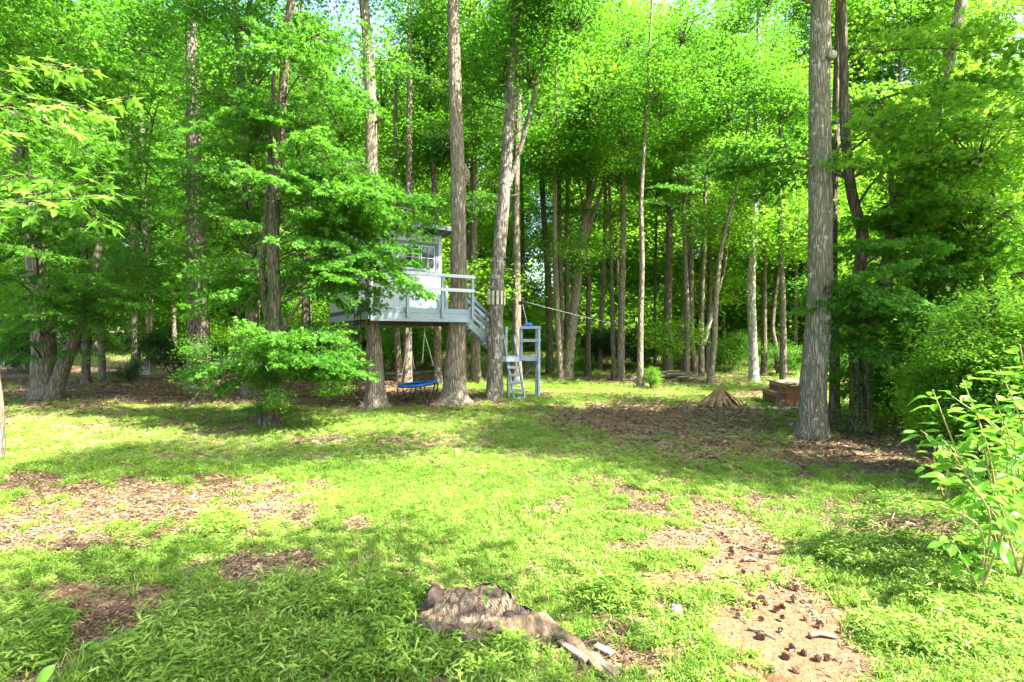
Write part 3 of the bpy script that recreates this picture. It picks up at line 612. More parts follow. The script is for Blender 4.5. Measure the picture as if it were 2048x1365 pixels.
# short broken limbs left on the nearer trunks
for k_, zs_ in (('house_r', (3.6, 6.4, 8.8)), ('house_l', (6.6, 8.9)), ('zip', (4.9, 7.2, 9.4)), ('pine', (3.2, 4.6, 6.2, 7.7, 9.5)), ('b6', (4.0, 6.6)), ('b15', (5.2, 8.1)), ('c8', (5.5, 7.5)), ('c13', (4.4, 6.8)), ('big2', (4.2,)), ('rear', (7.5, 9.5))):
    r_, p_, g_, w_ = T[k_]
    for z_ in zs_:
        a = random.choice((random.uniform(-.5, .4), random.uniform(2.8, 3.6))); c = on_path(p_, z_); L = random.uniform(.12, .45); d_ = Vector((math.cos(a), math.sin(a)-.3, random.uniform(.1, .6))).normalized()
        mb = MB(); mb.tube([c+d_*w_*.5, c+d_*(w_+L*.5)+Vector((0, 0, .02)), c+d_*(w_+L)], [.05, .028, .014], 7); mb.build('branch_stub', M['bark'], r_, True)
# right-hand edge: bright understory trees that close the clearing
EDGE = [((1800, 830), (1810, 200), 12, 'bark_dark', 8, 'small bright leaved tree behind the ivy smothered fork'), ((1900, 850), (1910, 100), 13, 'bark_dark', 7.5, 'yellow green understory tree in the right hand thicket'),
        ((1985, 870), (1990, 60), 13, 'bark', 6, 'thin tree in the bright thicket near the right edge'), ((2080, 880), (2070, 60), 14, 'bark', 5, 'tree at the right edge whose bright leaves hang into view'),
        ((1880, 790), (1890, 60), 16, 'bark', 13, 'taller tree behind the bright right hand thicket')]
for i, (b, t, wp, bk, H, lb) in enumerate(EDGE):
    t = (t[0], HZ-(H-CH-.3)*F/G(*b).y)
    r_, p_, g_, w_ = tree('understory_tree', lb, b, [((b[0]*2+t[0])/3+10, (b[1]*2+t[1])/3), ((b[0]+2*t[0])/3-8, (b[1]+2*t[1])/3), t], wp, bk, H, (7, 1.6, None), 'leaf_bright', clumps=2)
    for k in range(11):
        az = random.uniform(0, 6.28); z = random.uniform(.5, H*.95)
        foliage(r_, random.choice(BOUGH['near_bright']), on_path(p_, z)+Vector((math.cos(az), math.sin(az), 0))*.6, az, random.uniform(.5, .8), random.uniform(-.1, .2))
# trees out of frame that shade the clearing's edges
def offtree(x, y, H, label, zs=(6, 12), nb=16, mat='leaf', nc=10, spread=2.6):
    root = thing('tall_tree', label, 'tree', (x, y, float(gz(x, y))))
    path = [(0, 0, 0), (.1, .1, H*.3), (-.1, .1, H*.6), (0, 0, H)]
    trunk_mesh(path, .24, .08, 14, .5).build('trunk', M['bark'], root, True)
    for k in range(nb):
        z = random.uniform(*zs); foliage(root, random.choice(BOUGH[mat]), on_path(path, z), random.uniform(0, 6.28), random.uniform(.8, 1.2), random.uniform(-.2, .1))
    for k in range(nc):
        az = random.uniform(0, 6.28); rr = random.uniform(.3, spread)
        foliage(root, random.choice(CLUMP[mat]), (rr*math.cos(az), rr*math.sin(az), random.uniform(zs[1]-3, H)), az, random.uniform(.9, 1.3))
    return root
ot = offtree(12.0, 7.2, 15.5, 'broad tree outside the frame to the right of the clearing', (10.5, 14), 9, nc=9, spread=2.0)
limb(ot, None, (0, 0, 9.5), (-8, -2.8, 13), .12)
for q in ((-7, -2.3, 12.8), (-8.2, -2.8, 13.2), (-9.2, -3.2, 13.4), (-5.4, -1.5, 12.4)): foliage(ot, random.choice(CLUMP['leaf']), q, q[0], .9)  # long limb and its clumps added to shade the clearing's left side
offtree(13.5, 5.2, 17, 'tall tree outside the frame whose shadow crosses the grass', (12, 16), 5, nc=6, spread=1.5)
offtree(3.9, .1, 9.4, 'small tree behind the camera to the right', (7.5, 9), 2, nc=3, spread=1.1)
offtree(-13.5, 12, 15, 'tall tree outside the frame on the far left', (4, 13), 18)
r_ = thing('tall_tree', 'brown trunk of which only a sliver shows at the left edge', 'tree', (-9.42, 9.15, 0))
trunk_mesh([(0, 0, 0), (-.02, 0, 1.2), (-.4, 0, 5), (-.9, 0, 12)], .25, .15, 20, .12, 5, .05, .1).build('trunk', M['bark_warm'], r_, True)
for k in range(12): foliage(r_, random.choice(BOUGH['leaf']), (-.7, 0, random.uniform(6, 12)), random.uniform(1.5, 4.5), random.uniform(.8, 1.1))

# ------------------------------------------------------------------ trees further back in the wood
far_trunks = [trunk_mesh([(0, 0, 0), (random.uniform(-.2, .2), .1, 5), (random.uniform(-.4, .4), 0, 11), (random.uniform(-.5, .5), 0, 20)], .17, .07, 8, .35, 4, .05, .9).mesh('trunk', M[b], True) for b in ('bark', 'bark_dark', 'bark', 'bark_dark', 'bark_warm')]
def far_tree(x, y, H, mat, label, group, nlow=2, n_=9, s0=1.2):
    root = thing('forest_tree', label, 'tree', (x, y, float(gz(x, y))), group)
    t = link('trunk', random.choice(far_trunks), root, (0, 0, 0), (0, 0, random.uniform(0, 6)), (1, 1, H/20)); 
    for k in range(n_):
        z = random.uniform(.22, 1.0)**.85*H if k >= nlow else random.uniform(2, 6)
        az = random.uniform(0, 6.28); rr = random.uniform(.3, 2.8)
        c = Vector((rr*math.cos(az), rr*math.sin(az), z)); s = random.uniform(.8, 1.25)*s0
        if not clear(Vector((x, y, float(gz(x, y))))+c, 1.2*s): continue
        foliage(root, random.choice(CLUMP[mat]), c, az, s, random.uniform(-.15, .15))
random.seed(3)
LB = [('leafy tree standing in the middle depth of the wood', 'trees in the middle of the wood'), ('bright leaved tree far back in the sunlit wood', 'sunlit trees at the back of the wood')]
placed = []
def spot(y0, y1, mind, xr=1.08):
    for _ in range(200):
        y = random.uniform(y0, y1); x = random.uniform(-xr, xr)*y
        if all((x-a)**2+(y-b)**2 > mind**2 for a, b in placed): placed.append((x, y)); return x, y
    return None
for k in range(20):
    s = spot(24, 33, 3.2)
    if s is None: continue
    px = CX+F*s[0]/s[1]
    if 1040 < px < 1085: continue
    if px < 300 and s[1] > 30: continue
    far_tree(s[0], s[1], random.uniform(14, 20), 'leaf' if random.random() < .15 else 'leaf_bright', *LB[0], nlow=1, n_=5)  # mostly the lighter leaf colour, in place of sun that nearer crowns block
for k in range(60):
    s = spot(49, 66, 3.6)
    if s is None: continue
    px = CX+F*s[0]/s[1]
    if 1035 < px < 1075: continue
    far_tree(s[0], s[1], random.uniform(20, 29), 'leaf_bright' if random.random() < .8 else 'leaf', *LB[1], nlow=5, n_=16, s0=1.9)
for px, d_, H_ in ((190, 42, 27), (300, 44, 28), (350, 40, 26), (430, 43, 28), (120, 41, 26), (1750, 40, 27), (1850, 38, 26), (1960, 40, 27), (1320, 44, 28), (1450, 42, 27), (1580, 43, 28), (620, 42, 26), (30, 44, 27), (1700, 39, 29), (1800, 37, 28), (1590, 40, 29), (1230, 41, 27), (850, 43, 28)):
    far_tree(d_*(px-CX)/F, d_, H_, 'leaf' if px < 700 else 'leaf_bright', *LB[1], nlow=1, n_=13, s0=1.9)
# the mass of leaves that closes the view
mb = MB(); n_ = 30000
th = rng.uniform(-1.0, 1.0, n_); rr = rng.uniform(66, 86, n_); xx = rr*np.sin(th)*1.1; yy = rr*np.cos(th)*.9+8
zz = gz(xx, yy)+rng.random(n_)**.8*(12+8*fbm(xx, yy, .08, 4))
put_leaves(mb, np.stack([xx, yy, zz], 1), rng.normal(size=(n_, 3))*.6+[0, -.5, .8], rng.normal(size=(n_, 3)), rng.uniform(.5, 1.0, n_), 'maple', 0, np.clip(fbm(xx+zz, yy-zz, .15, 8)*1.4-.2+rng.random(n_)*.2, 0, 1))
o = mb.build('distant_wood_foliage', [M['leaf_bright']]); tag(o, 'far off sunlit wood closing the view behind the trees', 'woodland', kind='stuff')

# ------------------------------------------------------------------ shrubs and saplings at the wood's edge
def shrub(px, py, hpx, wpx, mat, label, group=None, d=None, n_=5, name='shrub', cat='shrub'):
    g = G(px, py) if d is None else P(px, py, d)
    g.z = float(gz(g.x, g.y)); h = hpx*g.y/F; wd = wpx*g.y/F
    root = thing(name, label, cat, g, group)
    mb = MB()
    for k in range(5):
        a = random.uniform(0, 6.28); mb.tube([(0, 0, -.05), (.2*wd*math.cos(a), .2*wd*math.sin(a), h*.5), (.38*wd*math.cos(a), .38*wd*math.sin(a), h*.85)], [.03, .02, .008], 4)
    mb.build('stem', M['bark_dark'], root)
    for k in range(n_):
        a = random.uniform(0, 6.28); s = max(.35, min(h*.5, wd*.42))*random.uniform(.75, 1.05)*(.62 if g.y > 35 else 1)
        foliage(root, random.choice((CLUMP if g.y > 35 else BUSH)[mat]), (wd*.28*math.cos(a), wd*.28*math.sin(a), h*(.3+.5*k/max(1, n_-1))), a, s)
    return root
shrub(60, 745, 75, 120, 'leaf_dark', 'dark shrub at the left edge beside the twin trunks', n_=6)
shrub(255, 765, 42, 55, 'leaf_dark', 'small round dark bush left of the white lattice')
shrub(345, 755, 85, 110, 'leaf_dark', 'large dark shrub between the lattice and the thick pine', n_=7)
shrub(440, 760, 75, 70, 'leaf_dark', 'dark shrub just right of the thick pine', n_=6)
shrub(600, 745, 90, 120, 'leaf', 'green shrub behind the ivy footed tree', n_=7)
shrub(785, 735, 75, 60, 'leaf', 'green bush under the deck left of the rear trunk', n_=6)
shrub(850, 735, 60, 70, 'leaf', 'low green bush under the deck right of the rear trunk', n_=6)
shrub(1240, 738, 80, 100, 'leaf_dark', 'dark evergreen shrub behind the two thin trunks at centre', n_=9)
shrub(1195, 735, 70, 70, 'leaf_dark', 'dark evergreen shrub right of the leaning tree', n_=7)
shrub(1460, 742, 75, 120, 'leaf', 'low green thicket left of the pale mottled trunk', n_=8)
shrub(1560, 750, 60, 110, 'leaf', 'green thicket behind the wooden table', n_=7)
shrub(1345, 735, 45, 70, 'leaf_bright', 'yellow green shrub between the trunks behind the brush heap')
shrub(1290, 735, 50, 50, 'leaf_bright', 'yellow green sapling clump behind the palest slim trunk')
shrub(1690, 760, 60, 60, 'leaf', 'green bush behind the big trunk', n_=6)
shrub(1302, 778, 42, 26, 'leaf_bright', 'small pale green sapling in front of the brush heap', n_=4)
shrub(1170, 742, 40, 60, 'leaf', 'low green plants between the leaning tree and the evergreen')
for k in range(46):
    s = spot(41, 50, 1.6)
    if s is None: continue
    g = Vector((s[0], s[1], 0)); px = CX+F*s[0]/s[1]
    if px < 290 and s[1] > 33 or 1330 < px < 1350: continue
    shrub(px, 0, random.uniform(60, 150), random.uniform(80, 130), 'leaf_bright', 'leafy bush in the undergrowth far back in the wood', 'bushes in the far undergrowth', s[1], 7)
for px, py, h_, w_ in ((1790, 845, 170, 140), (1850, 870, 190, 150), (1930, 900, 230, 150), (2010, 930, 270, 150), (1950, 830, 230, 190), (2040, 870, 300, 170)):
    shrub(px, py, h_, w_, 'leaf_bright', {1790: 'loose bright bush right of the ivy smothered foot', 1850: 'bright yellow green bush in the middle of the right thicket', 1930: 'tall bright bush in the right thicket', 2010: 'leafy bush at the right edge behind the tall weeds', 1950: 'bright bush at the back of the right thicket', 2040: 'highest bush at the right edge'}[px], n_=14)
for px, py, h_, w_, lb in ((1895, 955, 250, 150, 'bright rounded bush standing closest to the big trunk in the right thicket'), (1965, 985, 400, 190, 'tall loose bush behind the broad leaved weeds'), (2060, 1000, 470, 220, 'tall bush filling the right edge behind the tallest weeds')):
    shrub(px, py, h_, w_, 'leaf_bright', lb, n_=16)
# the bush of pale vine leaves around the foot of the ivy footed tree
g = T['ivy7'][2]; root = thing('vine_bush', 'sprawling bright green vine bush around the foot of the leafy tree', 'bush', g+Vector((.2, -.25, 0)))
mb = MB()
for k in range(16):
    a = random.uniform(0, 6.28); L = random.uniform(1.2, 2.6); zt = random.uniform(.9, 2.0)
    mb.tube([(0, 0, .1), (.3*L*math.cos(a), .15*L*math.sin(a), zt), (L*.8*math.cos(a), .5*L*math.sin(a), zt-.1), (L*math.cos(a), .6*L*math.sin(a), zt-.6)], [.014, .011, .008, .004], 4)
mb.build('stem', M['bark_dark'], root)
for k in range(13):
    a = random.uniform(0, 6.28); rr = random.uniform(.3, 1.9); z = random.uniform(1.2, 2.45)-.2*rr
    foliage(root, random.choice(BUSH['leaf_bright' if k % 3 else 'leaf']), (rr*math.cos(a)*1.15, rr*math.sin(a)*.5, z), a, (random.uniform(.26, .48),)*2+(random.uniform(.28, .5),))
for k in range(15):
    a = random.choice((0.1, 3.0, 2.9, .3, -.2, -1.2, -2.0)); z = random.uniform(1.15, 2.4)
    foliage(root, random.choice(BOUGH['near']), (0, -.1, z), a+random.uniform(-.35, .35), random.uniform(.5, .72), random.uniform(-.1, .35), random.uniform(-.4, .4))
for k in range(3): foliage(root, random.choice(BUSH['leaf']), (random.uniform(-.9, .5), random.uniform(-.3, .1), random.uniform(.3, .8)), k, random.uniform(.18, .28))

# ------------------------------------------------------------------ treehouse
HZt = 3.10
P0 = Vector((-4.15, 15.0, 0)); U = Vector((.845, .535, 0)).normalized(); V = Vector((-U.y, U.x, 0)); DW, DD = 3.36, 5.0
RM = Matrix((U, V, Vector((0, 0, 1)))).transposed()
th_ = thing('treehouse', 'raised white treehouse with grey porch deck, railings and stairs built among tall trunks', 'treehouse', (P0.x, P0.y, 0)); th_.rotation_euler = (0, 0, math.atan2(U.y, U.x))
def part(name, mat, fn, parent=th_, smooth=False):
    mb = MB(); fn(mb); return mb.build(name, M[mat] if isinstance(mat, str) else mat, parent, smooth)
GP = 'grey_paint'
# local frame: x along the front edge, y back, z up
part('fascia_board', GP, lambda m: m.bar((0, 0, 2.83), (DW, 0, 2.83), .05, .26))
part('rim_board', GP, lambda m: m.bar((0, .012, 3.03), (DW, .012, 3.03), .04, .13))
part('fascia_board', GP, lambda m: m.bar((-.03, .03, 2.86), (-.03, DD, 2.86), .05, .22))
part('fascia_board', GP, lambda m: m.bar((DW+.03, .03, 2.86), (DW+.03, DD, 2.86), .05, .22))
for i in range(int(DD/.3)):
    part('joist', 'dark_wood', lambda m: m.bar((.03, .2+i*.3, 2.88), (DW-.03, .2+i*.3, 2.88), .05, .17, bev=0))
for i in range(int(DD/.3)):
    part('joist_end', 'grey_dark', lambda m: m.bar((-.09, .2+i*.3, 3.02), (-.01, .2+i*.3, 3.02), .06, .1, bev=0))
nb = 20; bw = (DD-.02)/nb
plank = None
for i in range(nb):
    if plank is None:
        mb = MB(); mb.box((0, 0, 0), (DW+.1, bw-.012, .03), bev=.004); plank = mb.mesh('deck_plank', M[GP])
    link('deck_plank', plank, th_, (DW/2-.01, .03+bw*(i+.5), 3.11))
part('beam', 'dark_wood', lambda m: m.bar((.2, .95, 2.68), (DW-.2, .95, 2.68), .09, .19))
part('beam', GP, lambda m: m.bar((.1, 2.9, 2.66), (DW-.1, 2.9, 2.66), .09, .2))
part('support_post', 'post_brown', lambda m: m.bar((.1, 4.75, -.1), (.1, 4.75, 2.76), .2, .2))
# railings
for x, z0, col in ((.0, 3.0, 'white_trim'), (1.12, 2.84, GP), (2.27, 2.84, GP), (DW-.02, 2.82, GP)):
    part('rail_post', col, lambda m: m.bar((x, -.07, z0), (x, -.07, 4.12), .09, .09 if x else .11, up=(0, 1, 0)))
part('top_rail', 'white_trim', lambda m: m.bar((-.05, -.08, 4.17), (DW+.06, -.08, 4.17), .12, .10))
part('middle_rail', 'white_trim', lambda m: m.bar((0, -.13, 3.72), (DW+.03, -.13, 3.72), .04, .11))
for y in (1.1, 2.25): part('rail_post', GP, lambda m: m.bar((-.10, y, 2.84), (-.10, y, 4.12), .09, .09, up=(0, 1, 0)))
part('top_rail', 'bench_wood', lambda m: m.bar((-.1, .0, 4.17), (-.1, 2.4, 4.17), .1, .05))
part('middle_rail', 'bench_wood', lambda m: m.bar((-.13, .0, 3.72), (-.13, 2.4, 3.72), .04, .11))
for y in (.75, 2.2): part('rail_post', GP, lambda m: m.bar((DW+.1, y, 2.9), (DW+.1, y, 4.12), .09, .09, up=(0, 1, 0)))
# cabin
CY, CD, CT = 2.55, 2.4, 5.98
def wall_front(m):
    wx0, wx1, wz0, wz1 = 1.72, 3.16, 4.66, 5.55; dx0, dx1, dz1 = .16, .98, 5.1
    for x0, x1, z0, z1 in ((0, dx0, HZt+.03, CT), (dx0, dx1, dz1, CT), (dx1, wx0, HZt+.03, CT), (wx0, wx1, HZt+.03, wz0), (wx0, wx1, wz1, CT), (wx1, DW, HZt+.03, CT)):
        m.box(((x0+x1)/2, CY, (z0+z1)/2), (x1-x0, .09, z1-z0))
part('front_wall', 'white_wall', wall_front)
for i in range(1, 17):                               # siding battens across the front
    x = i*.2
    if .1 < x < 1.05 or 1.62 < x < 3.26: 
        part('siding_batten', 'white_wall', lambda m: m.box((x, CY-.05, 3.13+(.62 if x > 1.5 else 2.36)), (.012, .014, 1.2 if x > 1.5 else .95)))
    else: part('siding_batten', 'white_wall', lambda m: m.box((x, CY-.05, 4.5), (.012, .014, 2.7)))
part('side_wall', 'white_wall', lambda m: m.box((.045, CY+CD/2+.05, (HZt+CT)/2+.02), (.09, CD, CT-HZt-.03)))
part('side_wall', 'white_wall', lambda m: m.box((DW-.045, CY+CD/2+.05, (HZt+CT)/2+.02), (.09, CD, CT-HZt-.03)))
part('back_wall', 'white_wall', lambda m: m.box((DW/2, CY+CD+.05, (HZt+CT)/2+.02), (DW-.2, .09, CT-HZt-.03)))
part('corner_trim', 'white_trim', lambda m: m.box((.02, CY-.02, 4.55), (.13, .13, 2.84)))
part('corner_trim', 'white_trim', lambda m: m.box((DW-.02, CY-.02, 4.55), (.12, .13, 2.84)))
part('eave_trim', 'white_trim', lambda m: m.box((DW/2, CY-.065, 5.86), (DW-.2, .03, .14)))
# door
dr = part('door', 'door', lambda m: m.box((.57, CY-.01, 4.11), (.80, .05, 1.94), bev=.004))
for z, h in ((3.62, .72), (4.55, .82)):
    part('door_panel', 'door', lambda m: m.box((.57, CY-.046, z), (.56, .03, h), bev=.014), dr)
    part('panel_moulding', 'white_trim', lambda m: [m.bar(a, b, .012, .03, bev=0) for a, b in (((.26, CY-.04, z-h/2-.03), (.88, CY-.04, z-h/2-.03)), ((.26, CY-.04, z+h/2+.03), (.88, CY-.04, z+h/2+.03)))], dr)
part('door_knob', 'wire', lambda m: m.tube([(.88, CY-.03, 4.05), (.88, CY-.08, 4.05), (.88, CY-.11, 4.05)], [.012, .015, .028], 10), dr, True)
part('door_frame', 'white_trim', lambda m: [m.bar((x, CY-.055, 3.14), (x, CY-.055, 5.16), .06, .04, up=(0, 1, 0)) for x in (.125, 1.015)]+[m.bar((.09, CY-.055, 5.2), (1.05, CY-.055, 5.2), .04, .07)])
# window: two sashes
wf = part('window', 'grey_dark', lambda m: [m.bar((1.66, CY-.06, z), (3.22, CY-.06, z), .05, .09) for z in (4.6, 5.61)]+[m.bar((x, CY-.06, 4.56), (x, CY-.06, 5.65), .09, .05, up=(0, 1, 0)) for x in (1.68, 3.2)])
for x0, x1, nc in ((1.73, 2.57, 3), (2.60, 3.155, 2)):
    sh = part('sash', 'white_trim', lambda m: [m.bar((x0, CY-.03, z), (x1, CY-.03, z), .04, .05) for z in (4.69, 5.52)]+[m.bar((x, CY-.032, 4.67), (x, CY-.032, 5.54), .05, .04, up=(0, 1, 0)) for x in (x0+.025, x1-.025)]+
              [m.bar((x0+(x1-x0)*k/nc, CY-.035, 4.71), (x0+(x1-x0)*k/nc, CY-.035, 5.5), .018, .02, up=(0, 1, 0), bev=0) for k in range(1, nc)]+[m.bar((x0+.04, CY-.037, 5.1), (x1-.04, CY-.037, 5.1), .02, .018, bev=0)], wf)
    for k in range(nc):
        for zz_ in (4.9, 5.31):
            part('pane', 'glass', lambda m: m.box((x0+(x1-x0)*(k+.5)/nc, CY-.012, zz_), ((x1-x0)/nc-.02, .006, .4)), wf)
# roof
rf = part('roof', 'roof_metal', lambda m: [m.bar((DW/2, CY-.65, 6.16), (DW/2, CY+CD+.4, 6.08), DW+.75, .05, bev=0)])
part('roof_fascia', 'grey_dark', lambda m: m.bar((-.4, CY-.68, 6.12), (DW+.4, CY-.68, 6.12), .04, .16), rf)
part('roof_fascia', 'grey_paint', lambda m: m.bar((DW+.4, CY-.68, 6.12), (DW+.4, CY+CD+.4, 6.04), .04, .14), rf)
part('roof_fascia', 'grey_paint', lambda m: m.bar((-.4, CY-.68, 6.12), (-.4, CY+CD+.4, 6.04), .04, .14), rf)
for i in range(6): part('rafter', 'grey_dark', lambda m: m.bar((.1+i*.63, CY-.64, 6.06), (.1+i*.63, CY+CD, 6.0), .05, .1), rf)
# stairs from the deck's right end down to the landing
LZ = 1.50
inv = th_.matrix_basis if False else Matrix.Translation((P0.x, P0.y, 0)) @ RM.to_4x4()
ivm = inv.inverted()
def loc(px, py, d): return ivm @ P(px, py, d)
sa, sb = loc(938, 648, 18.0), loc(1004, 708, 19.2)
off = (ivm.to_3x3() @ Vector((-.25, .75, 0)))
for k, o_ in enumerate((Vector((0, 0, 0)), off)):
    part('stair_stringer', GP, lambda m: m.bar(sa+o_, sb+o_, .05, .26))
    part('stair_rail', GP, lambda m: m.bar(sa+o_+Vector((0, 0, 1.0)), sb+o_+Vector((0, 0, 1.0)), .05, .12))
    part('stair_rail', GP, lambda m: m.bar(sa+o_+Vector((0, 0, .56)), sb+o_+Vector((0, 0, .56)), .05, .12))
    for t in (.08, .5, .92): part('baluster', GP, lambda m: m.bar(sa.lerp(sb, t)+o_+Vector((0, 0, -.1)), sa.lerp(sb, t)+o_+Vector((0, 0, 1.05)), .08, .06, up=(0, 1, 0)))
for k in range(8):
    c = sa.lerp(sb, (k+.5)/8); part('stair_tread', GP, lambda m: m.bar(c, c+off, .22, .035))
# landing with its railing (children of the treehouse, in world-like coordinates)
def lw(x, y, z): return ivm @ Vector((x, y, z))
lx0, lx1, ly0, ly1 = -.64, .28, 18.55, 19.6
part('landing_beam', GP, lambda m: m.bar(lw(lx0, 18.35, LZ-.08), lw(.30, 18.35, LZ-.08), .05, .15))
part('landing_beam', GP, lambda m: m.bar(lw(.28, 18.62, LZ-.07), lw(.99, 18.62, LZ-.07), .05, .15))
part('landing_beam', GP, lambda m: m.bar(lw(.96, 18.65, LZ-.07), lw(.96, 19.7, LZ-.07), .05, .15))
for k in range(8):
    y = 18.42+k*.155
    part('landing_plank', GP, lambda m: m.bar(lw(lx0+.05 if k < 1 else -.3, y+.05, LZ+.015), lw(.28 if k < 2 else .95, y+.05, LZ+.015), .14, .03))
part('landing_post', GP, lambda m: m.bar(lw(.965, 18.62, -.1), lw(.965, 18.62, 2.55), .1, .1, up=(0, 1, 0)))
part('landing_post', GP, lambda m: m.bar(lw(.33, 18.66, LZ-.15), lw(.33, 18.66, 2.55), .09, .09, up=(0, 1, 0)))
part('landing_post', GP, lambda m: m.bar(lw(-.13, 18.75, -.1), lw(-.13, 18.75, 1.4), .09, .09, up=(0, 1, 0)))
part('landing_post', GP, lambda m: m.bar(lw(-.23, 18.9, LZ), lw(-.23, 18.9, 2.6), .09, .12, up=(0, 1, 0)))
part('landing_post', GP, lambda m: m.bar(lw(.95, 19.7, -.1), lw(.95, 19.7, 2.55), .09, .09, up=(0, 1, 0)))
for z, h in ((2.57, .1), (2.1, .11)):
    part('landing_rail', GP, lambda m: m.bar(lw(.29, 18.56, z), lw(1.0, 18.56, z), .04, h))
    part('landing_rail', GP, lambda m: m.bar(lw(1.03, 18.6, z), lw(1.03, 19.75, z), .04, h))
part('landing_brace', 'dark_wood', lambda m: m.bar(lw(.9, 18.66, 1.33), lw(.42, 18.7, .75), .05, .07))
# ladder
la, lb_ = (lw(-.33, 18.72, 2.3), lw(.07, 18.05, 0)), (lw(.06, 18.72, 2.3), lw(.46, 18.05, 0))
for a, b in (la, lb_): part('ladder_rail', GP, lambda m: m.bar(a, b, .045, .09))
for k in range(5):
    z = .06+.27*k; t = 1-z/2.3
    part('ladder_step', GP, lambda m: m.bar(la[0].lerp(la[1], t)+Vector((-.04, 0, 0)), lb_[0].lerp(lb_[1], t)+Vector((.04, 0, 0)), .15, .1))
part('ladder_step', 'white_trim', lambda m: m.bar(lw(-.21, 18.3, LZ-.07), lw(.25, 18.3, LZ-.07), .05, .17))

# black rope ladder hanging from the deck's left side
rl = thing('rope_ladder', 'black rope ladder hanging from the left side of the deck', 'rope ladder', (0, 0, 0))
pa, pb = inv @ Vector((-.2, .35, 3.05)), inv @ Vector((-.2, .95, 3.05)); rl.location = (pa+pb)/2
o_ = rl.location
for q in (pa, pb, (pa+pb)/2): part('rope', 'black', lambda m: m.tube([q-o_, q-o_+Vector((.03, 0, -.9)), q-o_+Vector((-.02, 0, -2.3))], .014, 6), rl)
for k in range(8):
    a = pa-o_+Vector((0, 0, -.15-.27*k)); b = pb-o_+Vector((0, 0, -.18-.27*k)); part('rung', 'black', lambda m: m.tube([a+(a-b)*.06, b+(b-a)*.06], .022, 6), rl)
ro = thing('rolled_mat', 'dark striped rolled mat lying on the left edge of the deck', 'mat', tuple(inv @ Vector((.12, .9, 3.14))))
part('roll', 'dark_wood', lambda m: m.tube([tuple(-V*.75+Vector((0, 0, .1))), tuple(V*.75+Vector((0, 0, .1)))], .1, 12), ro, True)
for k in range(5): part('strap', 'lattice', lambda m: m.tube([tuple(V*(-.6+k*.3-.015)+Vector((0, 0, .1))), tuple(V*(-.6+k*.3+.015)+Vector((0, 0, .1)))], .106, 12), ro)

# slats around the zip line tree
r_, p_, g_, w_ = T['zip']
zs_ = CH+(HZ-597)*g_.y/F; c = on_path(p_, zs_-g_.z)+g_
ring = thing('tree_guard', 'ring of pale wooden slats strapped round the lichen spotted trunk', 'tree guard', c)
for k in range(12):
    a = 2*math.pi*k/12+.15; rr = w_*1.12
    mb = MB(); lean = random.uniform(-.03, .03)
    mb.bar((rr*math.cos(a), rr*math.sin(a), -.24), (rr*math.cos(a+lean), rr*math.sin(a+lean), .24), .085, .025, up=(math.cos(a), math.sin(a), 0), bev=.003); mb.build('slat', M['slat'], ring)
part('cable_loop', 'wire', lambda m: m.tube([(w_*1.22*math.cos(t), w_*1.22*math.sin(t), .06) for t in np.linspace(0, 6.283, 25)], .008, 5), ring)
# zip line
za = c+Vector((w_*1.2, 0, .06)); zb = P(1338, 668, T['c8'][2].y)
zl = thing('zip_line', 'thin zip line cable running from the slat ringed trunk into the wood', 'zip line', za)
part('cable', 'rope', lambda m: m.tube([Vector((0, 0, 0)).lerp(zb-za, t)+Vector((0, 0, -.12*math.sin(math.pi*t))) for t in np.linspace(0, 1, 24)], .004, 5), zl)
tp = Vector((0, 0, 0)).lerp(zb-za, .065)+Vector((0, 0, -.12)); ty = (za+tp)
trl = thing('zip_line_trolley', 'zip line trolley and rope with a blue seat resting on the landing rail', 'trolley', ty)
part('pulley', 'black', lambda m: [m.box((0, 0, 0), (.26, .05, .1), bev=.01), m.tube([(-.1, -.04, .04), (-.1, .04, .04)], .05, 10), m.tube([(.1, -.04, .04), (.1, .04, .04)], .05, 10)], trl)
tgt = Vector((.56, 18.6, 2.66))-ty
part('rope', 'rope', lambda m: m.tube([(0, 0, 0), tuple(tgt*.5+Vector((0, 0, -.03))), tuple(tgt)], .011, 5), trl)
part('seat', 'blue', lambda m: m.tube([tgt+Vector((-.16, -.02, -.03)), tgt+Vector((-.08, 0, .0)), tgt+Vector((.1, 0, .02)), tgt+Vector((.2, .02, .0))], [.02, .075, .07, .02], 10), trl, True)

# small trampoline and the swing ropes
c = P(836, 768, 17.7); tz = c.z; sw = thing('trampoline', 'small round trampoline with blue pad and curved black legs under the deck', 'trampoline', (c.x, c.y, float(gz(c.x, c.y))))
tz -= sw.location.z; RX = .68; tl = lambda x, y: tz+.03*x+.10*max(0, x)*(y > -2)
def pad(m):
    v = []; f = []; n1 = 36
    for q, dz in ((1.0, -.05), (1.02, -.01), (.99, .02), (.82, .025), (.80, -.01)):
        for k in range(n1):
            a = 2*math.pi*k/n1; x, y = RX*q*math.cos(a), RX*q*math.sin(a); v.append((x, y, tl(x, y)+dz+.012*math.cos(a*12)*(q > .9)))
    for i in range(4):
        for k in range(n1): k2 = (k+1) % n1; f.append((i*n1+k, i*n1+k2, (i+1)*n1+k2, (i+1)*n1+k))
    m.add(v, f)
part('pad', 'blue', pad, sw, True)
def mat_(m):
    n1 = 28; v = [(0, 0, tz-.10)]; f = []
    for j in range(1, 5):
        for k in range(n1): a = 2*math.pi*k/n1; q = j/4; x, y = RX*.98*q*math.cos(a), RX*.98*q*math.sin(a); v.append((x, y, tl(x, y)-.03-.08*(1-q*q)))
    for k in range(n1):
        f.append((0, 1+k, 1+(k+1) % n1))
        for j in range(3): a_ = 1+j*n1; f.append((a_+k, a_+n1+k, a_+n1+(k+1) % n1, a_+(k+1) % n1))
    m.add(v, f)
